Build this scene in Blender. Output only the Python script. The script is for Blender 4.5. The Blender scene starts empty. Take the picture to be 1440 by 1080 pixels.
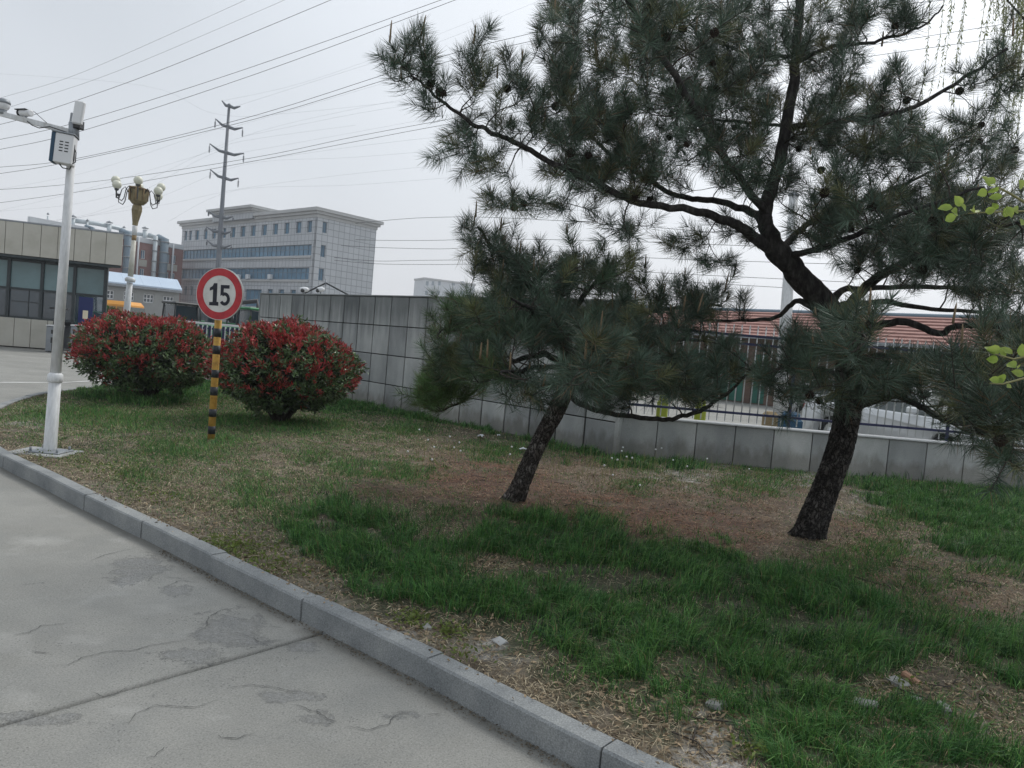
import bpy, math, random
import numpy as np
from mathutils import Vector, Matrix
random.seed(7); rng = np.random.default_rng(7)
PI = math.pi
sc = bpy.context.scene
COL = sc.collection
# ------------------------------------------------------------------ camera, sky, sun, exposure
FPX, CAMH, PITCH, ROLL = 1040.0, 1.5, math.radians(2.8), math.radians(5.0)
cf = Vector((0, math.cos(PITCH), -math.sin(PITCH)))
_r = Vector((1, 0, 0)); _u = Vector((0, math.sin(PITCH), math.cos(PITCH)))
cr = math.cos(ROLL)*_r + math.sin(ROLL)*_u
cu = -math.sin(ROLL)*_r + math.cos(ROLL)*_u
cd = bpy.data.cameras.new('camera'); cam = bpy.data.objects.new('camera', cd); COL.objects.link(cam)
cam.matrix_world = Matrix(((cr.x, cu.x, -cf.x, 0), (cr.y, cu.y, -cf.y, 0), (cr.z, cu.z, -cf.z, CAMH), (0, 0, 0, 1)))
cd.sensor_width = 36; cd.lens = 36*FPX/1440; cd.clip_end = 3000; cd.clip_start = 0.05
sc.camera = cam
sc.view_settings.view_transform = 'Standard'; sc.view_settings.look = 'None'
sc.view_settings.exposure = 0.31; sc.view_settings.gamma = 1
SUN_EL, SUN_AZ = math.radians(52), math.radians(38)      # azimuth clockwise from +Y
sdir = Vector((math.sin(SUN_AZ)*math.cos(SUN_EL), math.cos(SUN_AZ)*math.cos(SUN_EL), math.sin(SUN_EL)))
w = bpy.data.worlds.new('World'); sc.world = w; w.use_nodes = True
nt = w.node_tree; nt.nodes.clear(); N = nt.nodes.new; L = nt.links.new
out = N('ShaderNodeOutputWorld'); bg = N('ShaderNodeBackground'); bg.inputs[1].default_value = 0.1
sky = N('ShaderNodeTexSky'); sky.sky_type = 'NISHITA'; sky.sun_disc = False
sky.sun_elevation = SUN_EL; sky.sun_rotation = SUN_AZ; sky.dust_density = 6; sky.air_density = 1.2
tc = N('ShaderNodeTexCoord'); dot = N('ShaderNodeVectorMath'); dot.operation = 'DOT_PRODUCT'
nrm = N('ShaderNodeVectorMath'); nrm.operation = 'NORMALIZE'
L(tc.outputs['Generated'], nrm.inputs[0]); L(nrm.outputs[0], dot.inputs[0]); dot.inputs[1].default_value = sdir
glow = N('ShaderNodeMapRange'); glow.inputs[1].default_value = 0.45; glow.inputs[2].default_value = 1.0
glow.inputs[3].default_value = 0; glow.inputs[4].default_value = 1; L(dot.outputs['Value'], glow.inputs[0])
gp = N('ShaderNodeMath'); gp.operation = 'POWER'; gp.inputs[1].default_value = 1.6; L(glow.outputs[0], gp.inputs[0])
sep = N('ShaderNodeSeparateXYZ'); L(nrm.outputs[0], sep.inputs[0])
zr = N('ShaderNodeValToRGB'); L(sep.outputs['Z'], zr.inputs[0])
e = zr.color_ramp.elements; e[0].position = 0.0; e[0].color = (.72, .735, .765, 1); e[1].position = 0.55; e[1].color = (.50, .545, .60, 1)
x_ = e.new(0.2); x_.color = (.61, .645, .69, 1)
ns = N('ShaderNodeTexNoise'); ns.inputs['Scale'].default_value = 2.2; ns.inputs['Detail'].default_value = 4
L(nrm.outputs[0], ns.inputs['Vector'])
nm = N('ShaderNodeMapRange'); nm.inputs[1].default_value = .3; nm.inputs[2].default_value = .7; nm.inputs[3].default_value = 9.3; nm.inputs[4].default_value = 10.4
L(ns.outputs[0], nm.inputs[0])
sc1 = N('ShaderNodeVectorMath'); sc1.operation = 'SCALE'; L(zr.outputs[0], sc1.inputs[0]); L(nm.outputs[0], sc1.inputs['Scale'])
gc = N('ShaderNodeVectorMath'); gc.operation = 'SCALE'; gc.inputs[0].default_value = (6.0, 6.0, 6.0); L(gp.outputs[0], gc.inputs['Scale'])
ad = N('ShaderNodeVectorMath'); ad.operation = 'ADD'; L(sc1.outputs[0], ad.inputs[0]); L(gc.outputs[0], ad.inputs[1])
mx = N('ShaderNodeMixRGB'); mx.inputs[0].default_value = 0.94; L(sky.outputs[0], mx.inputs[1]); L(ad.outputs[0], mx.inputs[2])
L(mx.outputs[0], bg.inputs[0]); L(bg.outputs[0], out.inputs[0])
sd = bpy.data.lights.new('sun', 'SUN'); sd.energy = 1.3; sd.angle = math.radians(16); sd.color = (1, .96, .9)
so = bpy.data.objects.new('sun', sd); COL.objects.link(so); so.rotation_euler = (-sdir).to_track_quat('-Z', 'Y').to_euler()

# thin spring haze: one closed box of even air around the whole scene
def haze_box():
    m = bpy.data.materials.new('haze_air'); m.use_nodes = True; t = m.node_tree; t.nodes.clear()
    o = t.nodes.new('ShaderNodeOutputMaterial'); v = t.nodes.new('ShaderNodeVolumePrincipled')
    v.inputs['Color'].default_value = (.93, .955, 1, 1); v.inputs['Density'].default_value = .0008; v.inputs['Anisotropy'].default_value = .2
    t.links.new(v.outputs[0], o.inputs['Volume'])
    x, y0, y1, z0, z1 = 420, -60, 520, -1.2, 48
    V = [(-x, y0, z0), (x, y0, z0), (x, y1, z0), (-x, y1, z0), (-x, y0, z1), (x, y0, z1), (x, y1, z1), (-x, y1, z1)]
    me = bpy.data.meshes.new('haze'); me.from_pydata(V, [], [(0, 3, 2, 1), (4, 5, 6, 7), (0, 1, 5, 4), (1, 2, 6, 5), (2, 3, 7, 6), (3, 0, 4, 7)]); me.materials.append(m)
    h = bpy.data.objects.new('haze', me); COL.objects.link(h); h['kind'] = 'stuff'
haze_box()
# ------------------------------------------------------------------ surveying: photo ray -> place in the world
def ray(px, py): return cf*FPX + cr*(px-720) + cu*(540-py)
CAM = Vector((0, 0, CAMH))
def G(px, py, z=0.0):
    d = ray(px, py); return CAM + d*((z-CAMH)/d.z)
def AT(px, py, Y):
    d = ray(px, py); return CAM + d*(Y/d.y)
_cf, _cr, _cu = (np.array(v) for v in (cf, cr, cu))
def PXN(P):
    q = P-np.array([0, 0, CAMH]); k = np.maximum(q@_cf, 1e-3)
    return 720+FPX*(q@_cr)/k, 540-FPX*(q@_cu)/k

# ------------------------------------------------------------------ noise
def _hash(ix, iy, s):
    h = (ix.astype(np.int64)*374761393 + iy.astype(np.int64)*668265263 + s*1442695041) & 0x7fffffff
    h = ((h ^ (h >> 13))*1274126177) & 0x7fffffff
    return ((h ^ (h >> 16)) & 0xffff)/65535.0
def vnoise(x, y, s=0):
    ix, iy = np.floor(x), np.floor(y); fx, fy = x-ix, y-iy
    fx, fy = fx*fx*(3-2*fx), fy*fy*(3-2*fy)
    a, b, c, d = _hash(ix, iy, s), _hash(ix+1, iy, s), _hash(ix, iy+1, s), _hash(ix+1, iy+1, s)
    return (a*(1-fx)+b*fx)*(1-fy)+(c*(1-fx)+d*fx)*fy
def fbm(x, y, s=0, o=4):
    t = 0; a = .5; tot = 0
    for i in range(o):
        t = t+a*vnoise(x*2**i, y*2**i, s+i*17); tot += a; a *= .55
    return t/tot
def inpoly(x, y, poly):
    r = np.zeros(x.shape, bool); n = len(poly); j = n-1
    for i in range(n):
        xi, yi = poly[i]; xj, yj = poly[j]
        r ^= ((yi > y) != (yj > y)) & (x < (xj-xi)*(y-yi)/(yj-yi+1e-12)+xi); j = i
    return r

# ------------------------------------------------------------------ materials
def mat(name, cols, scale=5, rough=.8, bump=0., bscale=60, metal=0., stretch=(1, 1, 1), attr=None, attr_mix=1., spec=.3, coords='Object', speck=None, trans=0.):
    m = bpy.data.materials.new(name); m.use_nodes = True; t = m.node_tree; p = t.nodes['Principled BSDF']
    p.inputs['Roughness'].default_value = rough; p.inputs['Metallic'].default_value = metal
    p.inputs['Specular IOR Level'].default_value = spec
    if coords == 'World':
        g = t.nodes.new('ShaderNodeNewGeometry'); src = g.outputs['Position']
    else:
        g = t.nodes.new('ShaderNodeTexCoord'); src = g.outputs['Object']
    mp = t.nodes.new('ShaderNodeMapping'); mp.inputs['Scale'].default_value = stretch; t.links.new(src, mp.inputs[0])
    col = None
    if len(cols) > 1:
        n = t.nodes.new('ShaderNodeTexNoise'); n.inputs['Scale'].default_value = scale; n.inputs['Detail'].default_value = 8
        n.inputs['Roughness'].default_value = .62; t.links.new(mp.outputs[0], n.inputs['Vector'])
        r = t.nodes.new('ShaderNodeValToRGB'); el = r.color_ramp.elements
        k = len(cols); el[0].position = .3; el[0].color = (*cols[0], 1); el[1].position = .7; el[1].color = (*cols[-1], 1)
        for i in range(1, k-1):
            q = el.new(.3+.4*i/(k-1)); q.color = (*cols[i], 1)
        t.links.new(n.outputs[0], r.inputs[0]); col = r.outputs[0]
    if speck:
        v = t.nodes.new('ShaderNodeTexNoise'); v.inputs['Scale'].default_value = speck[0]; v.inputs['Detail'].default_value = 2
        t.links.new(mp.outputs[0], v.inputs['Vector'])
        vr = t.nodes.new('ShaderNodeMapRange'); vr.inputs[1].default_value = .3; vr.inputs[2].default_value = .7
        vr.inputs[3].default_value = 1-speck[1]; vr.inputs[4].default_value = 1+speck[1]; t.links.new(v.outputs[0], vr.inputs[0])
        s = t.nodes.new('ShaderNodeVectorMath'); s.operation = 'SCALE'; t.links.new(vr.outputs[0], s.inputs['Scale'])
        if col is not None: t.links.new(col, s.inputs[0])
        else: s.inputs[0].default_value = cols[0]
        col = s.outputs[0]
    if attr:
        a = t.nodes.new('ShaderNodeAttribute'); a.attribute_name = attr
        if col is None: col = a.outputs['Color']
        else:
            mm = t.nodes.new('ShaderNodeMixRGB'); mm.blend_type = 'MULTIPLY'; mm.inputs[0].default_value = attr_mix
            t.links.new(col, mm.inputs[1]); t.links.new(a.outputs['Color'], mm.inputs[2]); col = mm.outputs[0]
    if col is not None: t.links.new(col, p.inputs['Base Color'])
    else: p.inputs['Base Color'].default_value = (*cols[0], 1)
    if bump:
        b = t.nodes.new('ShaderNodeBump'); b.inputs['Strength'].default_value = bump; b.inputs['Distance'].default_value = .01
        bn = t.nodes.new('ShaderNodeTexNoise'); bn.inputs['Scale'].default_value = bscale; bn.inputs['Detail'].default_value = 6
        t.links.new(mp.outputs[0], bn.inputs['Vector']); t.links.new(bn.outputs[0], b.inputs['Height']); t.links.new(b.outputs[0], p.inputs['Normal'])
    if trans:
        tr = t.nodes.new('ShaderNodeBsdfTranslucent'); ms = t.nodes.new('ShaderNodeMixShader'); ms.inputs[0].default_value = trans
        if col is not None: t.links.new(col, tr.inputs[0])
        t.links.new(p.outputs[0], ms.inputs[1]); t.links.new(tr.outputs[0], ms.inputs[2]); t.links.new(ms.outputs[0], t.nodes['Material Output'].inputs[0])
    return m
def glass(name, col=(.03, .045, .05), rough=.04, spec=.8):
    return mat(name, [col, tuple(c*1.7 for c in col)], scale=.6, rough=rough, spec=spec, coords='World')
M = {}
M['white_paint'] = mat('white_paint', [(.62, .64, .64), (.72, .73, .73), (.76, .77, .77)], 3, .45, .05, 30, stretch=(1, 1, .3))
M['pole_white'] = mat('pole_white', [(.46, .46, .44), (.62, .635, .64), (.70, .71, .72)], 7, .55, .08, 40, stretch=(1, 1, .22), coords='World', speck=(60, .10))
M['dark_metal'] = mat('dark_metal', [(.02, .022, .025), (.035, .038, .042)], 10, .5, spec=.5)
M['steel'] = mat('steel', [(.22, .24, .26), (.32, .34, .36)], 3, .5, metal=.4)
M['pylon_steel'] = mat('pylon_steel', [(.13, .145, .165), (.19, .205, .225)], .5, .6, metal=.2)
M['black_plastic'] = mat('black_plastic', [(.015, .016, .018)], rough=.35, spec=.5)
M['wire'] = mat('wire', [(.03, .033, .04)], rough=.6)
M['wire_pale'] = mat('wire_pale', [(.22, .24, .27)], rough=.6)
M['concrete'] = mat('concrete', [(.26, .27, .265), (.36, .37, .365)], 4, .9, .3, 80)
M['granite'] = mat('granite', [(.17, .183, .188), (.25, .262, .262), (.32, .33, .32)], 2.5, .85, .25, 160, coords='World', speck=(150, .26))
M['bark'] = mat('bark', [(.013, .0125, .0125), (.036, .033, .031), (.085, .08, .075)], 16, .95, 1.0, 34, stretch=(1.6, 1.6, .6), coords='World')
M['bark_pale'] = mat('bark_pale', [(.022, .020, .018), (.075, .067, .06), (.20, .19, .18)], 18, .95, 1.0, 34, stretch=(1.6, 1.6, .6), coords='World')
M['twig'] = mat('twig', [(.032, .027, .023), (.075, .064, .054)], 20, .9, .4, 60, coords='World')
M['needles'] = mat('needles', [(1, 1, 1)], attr='Col', rough=.5, spec=.35); 
M['candle'] = mat('candle', [(.16, .11, .07), (.26, .2, .12)], 30, .8, .3, 90)
M['cone'] = mat('cone', [(.02, .014, .011), (.06, .045, .035)], 40, .9, .5, 80)
M['leaf_attr'] = mat('leaf_attr', [(1, 1, 1)], attr='Col', rough=.38, spec=.5, trans=.15)
M['leaf_soft'] = mat('leaf_soft', [(1, 1, 1)], attr='Col', rough=.5, spec=.4, trans=.35)
M['blade'] = mat('blade', [(1, 1, 1)], attr='Col', rough=.55, spec=.3, trans=.2)
M['straw'] = mat('straw', [(1, 1, 1)], attr='Col', rough=.85, spec=.15)
M['sign_white'] = mat('sign_white', [(.50, .51, .47), (.62, .62, .59), (.68, .68, .65)], 9, .45, spec=.4)
M['sign_red'] = mat('sign_red', [(.34, .02, .03), (.46, .025, .035), (.50, .045, .05)], 9, .45, spec=.4)
M['sign_black'] = mat('sign_black', [(.008, .012, .02), (.014, .018, .028)], 6, .4)
M['sign_back'] = mat('sign_back', [(.32, .34, .33), (.42, .43, .42)], 6, .5, metal=.3)
M['yellow'] = mat('yellow', [(.30, .17, .05), (.50, .29, .06), (.56, .34, .09)], 14, .6, .2, 40)
M['band_black'] = mat('band_black', [(.018, .022, .026), (.035, .04, .045)], 9, .5, .1, 40)
M['cladding'] = mat('cladding', [(.40, .385, .33), (.47, .455, .40), (.50, .485, .43)], 1.3, .7, .05, 30, coords='World')
M['frame_dark'] = mat('frame_dark', [(.012, .022, .026), (.02, .032, .036)], 4, .4, spec=.5)
M['glass_dark'] = glass('glass_dark', (.018, .032, .042))
M['glass_pale'] = glass('glass_pale', (.09, .15, .16), .12, .5)
M['glass_blue'] = glass('glass_blue', (.07, .16, .24), .3, .4)
M['blue_board'] = mat('blue_board', [(.012, .022, .10)], rough=.4)
M['paper'] = mat('paper', [(.62, .56, .42)], rough=.8)
M['navy'] = mat('navy', [(.02, .025, .07), (.03, .035, .09)], 5, .45)
M['bar_white'] = mat('bar_white', [(.50, .52, .52), (.62, .63, .63)], 5, .45)
M['render_grey'] = mat('render_grey', [(.27, .275, .27), (.33, .335, .325)], .5, .9)
M['blue_roof'] = mat('blue_roof', [(.46, .56, .68), (.53, .63, .74)], .2, .6)
M['brick_far'] = mat('brick_far', [(.24, .12, .105), (.31, .165, .15)], .35, .9)
M['duct'] = mat('duct', [(.44, .50, .53), (.55, .6, .62)], .5, .5, metal=.2)
M['duct_dark'] = mat('duct_dark', [(.13, .19, .24), (.19, .25, .30)], .5, .6)
M['gold'] = mat('gold', [(.14, .11, .055), (.28, .23, .12)], 3, .5, metal=.3)
M['globe'] = mat('globe', [(.55, .55, .44), (.66, .66, .55)], 3, .3, spec=.5)
M['rust'] = mat('rust', [(.20, .12, .05), (.36, .27, .15)], 3, .7)
M['car_white'] = mat('car_white', [(.68, .70, .71)], rough=.22, spec=.6)
M['car_glass'] = mat('car_glass', [(.04, .055, .05)], rough=.06, spec=.9)
M['tyre'] = mat('tyre', [(.015, .015, .016)], rough=.85)
M['chrome'] = mat('chrome', [(.5, .52, .53)], rough=.25, metal=.8)
M['lamp_lens'] = mat('lamp_lens', [(.45, .47, .48)], rough=.1, spec=.8)
M['tail_red'] = mat('tail_red', [(.3, .01, .01)], rough=.2)
M['roof_tile'] = mat('roof_tile', [(.25, .13, .11), (.33, .18, .155), (.38, .22, .19)], 3, .85, .2, 20)
M['brown_wall'] = mat('brown_wall', [(.10, .065, .05), (.16, .11, .085)], 1.5, .9)
M['green_door'] = mat('green_door', [(.02, .11, .08), (.03, .15, .11)], 1.5, .5)
M['machine_green'] = mat('machine_green', [(.03, .17, .07), (.05, .24, .10)], 2, .5)
M['orange'] = mat('orange', [(.62, .26, .04), (.75, .36, .07)], 2, .5)
M['far_white'] = mat('far_white', [(.58, .61, .64), (.66, .69, .71)], .3, .9)
M['far_win'] = mat('far_win', [(.30, .36, .41)], rough=.5)
M['plastic_white'] = mat('plastic_white', [(.7, .71, .72)], rough=.4)
M['stone'] = mat('stone', [(.2, .2, .19), (.33, .33, .31)], 20, .9, .4, 60, coords='World')
M['brick'] = mat('brick', [(.30, .17, .11), (.4, .25, .17)], 30, .9, .4, 60)
M['blue_tarp'] = mat('blue_tarp', [(.03, .09, .16)], rough=.6)
M['hivis'] = mat('hivis', [(.36, .42, .05)], rough=.6)
M['sack'] = mat('sack', [(.20, .14, .07), (.34, .27, .16)], 8, .9)
M['crack'] = mat('crack', [(.055, .057, .055), (.11, .112, .11)], 30, 1, coords='World')

def bark_mat(name, crack, plate, pale, sc_=24):
    m = mat(name, [crack, plate, pale], 9, .95, coords='World'); t = m.node_tree; p = t.nodes['Principled BSDF']; src = p.inputs['Base Color'].links[0].from_socket
    g = t.nodes.new('ShaderNodeNewGeometry'); n = t.nodes.new('ShaderNodeTexNoise'); n.inputs['Scale'].default_value = 14; n.inputs['Detail'].default_value = 4; t.links.new(g.outputs['Position'], n.inputs['Vector'])
    w_ = t.nodes.new('ShaderNodeVectorMath'); w_.operation = 'SCALE'; w_.inputs['Scale'].default_value = .10; t.links.new(n.outputs['Color'], w_.inputs[0])
    a = t.nodes.new('ShaderNodeVectorMath'); a.operation = 'ADD'; t.links.new(g.outputs['Position'], a.inputs[0]); t.links.new(w_.outputs[0], a.inputs[1])
    mp = t.nodes.new('ShaderNodeMapping'); mp.inputs['Scale'].default_value = (1.5, 1.5, .42); t.links.new(a.outputs[0], mp.inputs[0])
    v = t.nodes.new('ShaderNodeTexVoronoi'); v.feature = 'DISTANCE_TO_EDGE'; v.inputs['Scale'].default_value = sc_; t.links.new(mp.outputs[0], v.inputs['Vector'])
    r = t.nodes.new('ShaderNodeMapRange'); r.inputs[1].default_value = .02; r.inputs[2].default_value = .22; r.inputs[3].default_value = 0; r.inputs[4].default_value = 1; t.links.new(v.outputs['Distance'], r.inputs[0])
    x = t.nodes.new('ShaderNodeMixRGB'); x.inputs[1].default_value = (*crack, 1); t.links.new(r.outputs[0], x.inputs[0]); t.links.new(src, x.inputs[2]); t.links.new(x.outputs[0], p.inputs['Base Color'])
    b = t.nodes.new('ShaderNodeBump'); b.inputs['Strength'].default_value = 1; b.inputs['Distance'].default_value = .014; t.links.new(r.outputs[0], b.inputs['Height'])
    b2 = t.nodes.new('ShaderNodeBump'); b2.inputs['Strength'].default_value = .7; b2.inputs['Distance'].default_value = .005; n2 = t.nodes.new('ShaderNodeTexNoise'); n2.inputs['Scale'].default_value = 70; n2.inputs['Detail'].default_value = 5
    t.links.new(g.outputs['Position'], n2.inputs['Vector']); t.links.new(n2.outputs[0], b2.inputs['Height']); t.links.new(b.outputs[0], b2.inputs['Normal']); t.links.new(b2.outputs[0], p.inputs['Normal']); return m
M['bark_trunk'] = bark_mat('bark_trunk', (.020, .018, .017), (.085, .077, .070), (.18, .17, .16))
M['bark_pale'] = bark_mat('bark_pale', (.03, .026, .023), (.15, .132, .117), (.36, .34, .32), 26)
# ------------------------------------------------------------------ builders
def tag(o, label=None, cat=None, group=None, kind=None):
    if label: o['label'] = label
    if cat: o['category'] = cat
    if group: o['group'] = group
    if kind: o['kind'] = kind
    return o
def thing(name, label, cat, loc=(0, 0, 0), rz=0, group=None):
    o = bpy.data.objects.new(name, None); COL.objects.link(o); o.location = loc; o.rotation_euler = (0, 0, rz)
    o.empty_display_size = .2
    return tag(o, label, cat, group)
def link(name, me, parent=None, loc=(0, 0, 0), rot=(0, 0, 0)):
    o = bpy.data.objects.new(name, me); COL.objects.link(o); o.location = loc; o.rotation_euler = rot
    if parent: o.parent = parent
    return o
def mesh_np(name, V, F, m, parent=None, origin=None, col=None, smooth=False, kind=None):
    V = np.asarray(V, np.float32); F = np.asarray(F, np.int32)
    if origin is not None: V = V-np.array(origin, np.float32)
    me = bpy.data.meshes.new(name); me.vertices.add(len(V)); me.vertices.foreach_set('co', V.ravel())
    k = F.shape[1]; me.loops.add(F.size); me.loops.foreach_set('vertex_index', F.ravel())
    me.polygons.add(len(F)); me.polygons.foreach_set('loop_start', np.arange(0, F.size, k, dtype=np.int32))
    me.update(calc_edges=True)
    if smooth: me.polygons.foreach_set('use_smooth', np.ones(len(F), bool))
    if col is not None:
        a = me.color_attributes.new('Col', 'FLOAT_COLOR', 'POINT')
        c = np.ones((len(V), 4), np.float32); c[:, :3] = col; a.data.foreach_set('color', c.ravel())
    me.materials.append(m); o = link(name, me, parent)
    if kind: o['kind'] = kind
    return o
class MB:
    def __init__(s): s.v = []; s.f = []; s.sm = []
    def add(s, vs, fs, sm=False):
        b = len(s.v); s.v += [tuple(p) for p in vs]; s.f += [tuple(b+i for i in f) for f in fs]; s.sm += [sm]*len(fs)
        return s
    def box(s, x0, y0, z0, x1, y1, z1):
        return s.add([(x0, y0, z0), (x1, y0, z0), (x1, y1, z0), (x0, y1, z0), (x0, y0, z1), (x1, y0, z1), (x1, y1, z1), (x0, y1, z1)],
                     [(0, 3, 2, 1), (4, 5, 6, 7), (0, 1, 5, 4), (1, 2, 6, 5), (2, 3, 7, 6), (3, 0, 4, 7)])
    def bbox(s, x0, y0, z0, x1, y1, z1, b=.01):
        # box with chamfered edges
        c = [(x0+x1)/2, (y0+y1)/2, (z0+z1)/2]; h = [(x1-x0)/2, (y1-y0)/2, (z1-z0)/2]; vs = []; idx = {}
        for sx in (-1, 1):
            for sy in (-1, 1):
                for sz in (-1, 1):
                    for ax in range(3):
                        q = [sx*(h[0]-b), sy*(h[1]-b), sz*(h[2]-b)]; q[ax] = (sx, sy, sz)[ax]*h[ax]
                        idx[(sx, sy, sz, ax)] = len(vs); vs.append([c[i]+q[i] for i in range(3)])
        fs = []
        for ax in range(3):
            o1, o2 = [(1, 2), (2, 0), (0, 1)][ax]
            for sg in (-1, 1):
                q = []
                for a, bb in ((-1, -1), (1, -1), (1, 1), (-1, 1)):
                    k = [0, 0, 0]; k[ax] = sg; k[o1] = a; k[o2] = bb; q.append(idx[(*k, ax)])
                fs.append(q if sg > 0 else q[::-1])
            for a in (-1, 1):
                for bb in (-1, 1):
                    k0 = [0, 0, 0]; k0[o1] = a; k0[o2] = bb; k1 = list(k0); k0[ax] = -1; k1[ax] = 1
                    q = [idx[(*k0, o1)], idx[(*k1, o1)], idx[(*k1, o2)], idx[(*k0, o2)]]
                    fs.append(q if a*bb < 0 else q[::-1])
        for sx in (-1, 1):
            for sy in (-1, 1):
                for sz in (-1, 1):
                    q = [idx[(sx, sy, sz, i)] for i in range(3)]; fs.append(q if sx*sy*sz > 0 else q[::-1])
        return s.add(vs, fs)
    def tube(s, pts, rad, n=8, cap=True, sm=True, twist=0):
        pts = [Vector(p) for p in pts]; vs = []; fs = []; ref = None
        if not hasattr(rad, '__len__'): rad = [rad]*len(pts)
        for i, p in enumerate(pts):
            t = (pts[min(i+1, len(pts)-1)]-pts[max(i-1, 0)]).normalized()
            if ref is None: ref = Vector((1, 0, 0)) if abs(t.x) < .8 else Vector((0, 1, 0))
            a = (ref-t*ref.dot(t)).normalized(); b = t.cross(a); ref = a
            for k in range(n):
                an = 2*PI*k/n+twist; vs.append(p+(a*math.cos(an)+b*math.sin(an))*rad[i])
        for i in range(len(pts)-1):
            for k in range(n): fs.append((i*n+k, i*n+(k+1) % n, (i+1)*n+(k+1) % n, (i+1)*n+k))
        s.add(vs, fs, sm)
        if cap:
            b = len(s.v)-len(vs); s.f.append(tuple(range(b+n-1, b-1, -1))); s.f.append(tuple(b+(len(pts)-1)*n+k for k in range(n))); s.sm += [False]*2
        return s
    def cyl(s, p0, p1, r0, r1=None, n=12, sm=True): return s.tube([p0, p1], [r0, r0 if r1 is None else r1], n, True, sm)
    def lathe(s, prof, c=(0, 0, 0), n=16, axis='z', sm=True):
        vs = []; fs = []
        for r, z in prof:
            for k in range(n):
                a = 2*PI*k/n; x, y = r*math.cos(a), r*math.sin(a)
                vs.append((c[0]+x, c[1]+y, c[2]+z) if axis == 'z' else (c[0]+x, c[1]+z, c[2]+y) if axis == 'y' else (c[0]+z, c[1]+x, c[2]+y))
        for i in range(len(prof)-1):
            for k in range(n): fs.append((i*n+k, i*n+(k+1) % n, (i+1)*n+(k+1) % n, (i+1)*n+k))
        return s.add(vs, fs, sm)
    def ball(s, c, r, n=14, m=9, sq=(1, 1, 1)):
        prof = [(max(1e-4, math.sin(PI*i/m)), -math.cos(PI*i/m)) for i in range(m+1)]; vs = []; fs = []
        for a_, z in prof:
            for k in range(n): vs.append((c[0]+r*sq[0]*a_*math.cos(2*PI*k/n), c[1]+r*sq[1]*a_*math.sin(2*PI*k/n), c[2]+r*sq[2]*z))
        for i in range(m):
            for k in range(n): fs.append((i*n+k, i*n+(k+1) % n, (i+1)*n+(k+1) % n, (i+1)*n+k))
        return s.add(vs, fs, True)
    def prism(s, poly, y0, y1):
        # outline in x,z extruded along y
        n = len(poly); vs = [(x, y0, z) for x, z in poly]+[(x, y1, z) for x, z in poly]
        fs = [tuple(range(n)), tuple(range(2*n-1, n-1, -1))]+[(i, (i+n), (i+1) % n+n, (i+1) % n) for i in range(n)]
        return s.add(vs, fs)
    def mesh(s, name, m, origin=None):
        v = s.v if origin is None else [(p[0]-origin[0], p[1]-origin[1], p[2]-origin[2]) for p in s.v]
        me = bpy.data.meshes.new(name); me.from_pydata(v, [], s.f); me.polygons.foreach_set('use_smooth', s.sm)
        me.materials.append(m); me.update(); return me
    def build(s, name, m, parent=None, origin=None, kind=None, loc=(0, 0, 0), rot=(0, 0, 0)):
        o = link(name, s.mesh(name, m, origin), parent, loc, rot)
        if kind: o['kind'] = kind
        return o
def copy_tree(o, parent=None):
    c = o.copy(); COL.objects.link(c); c.parent = parent
    for ch in list(o.children): copy_tree(ch, c)
    return c
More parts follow.
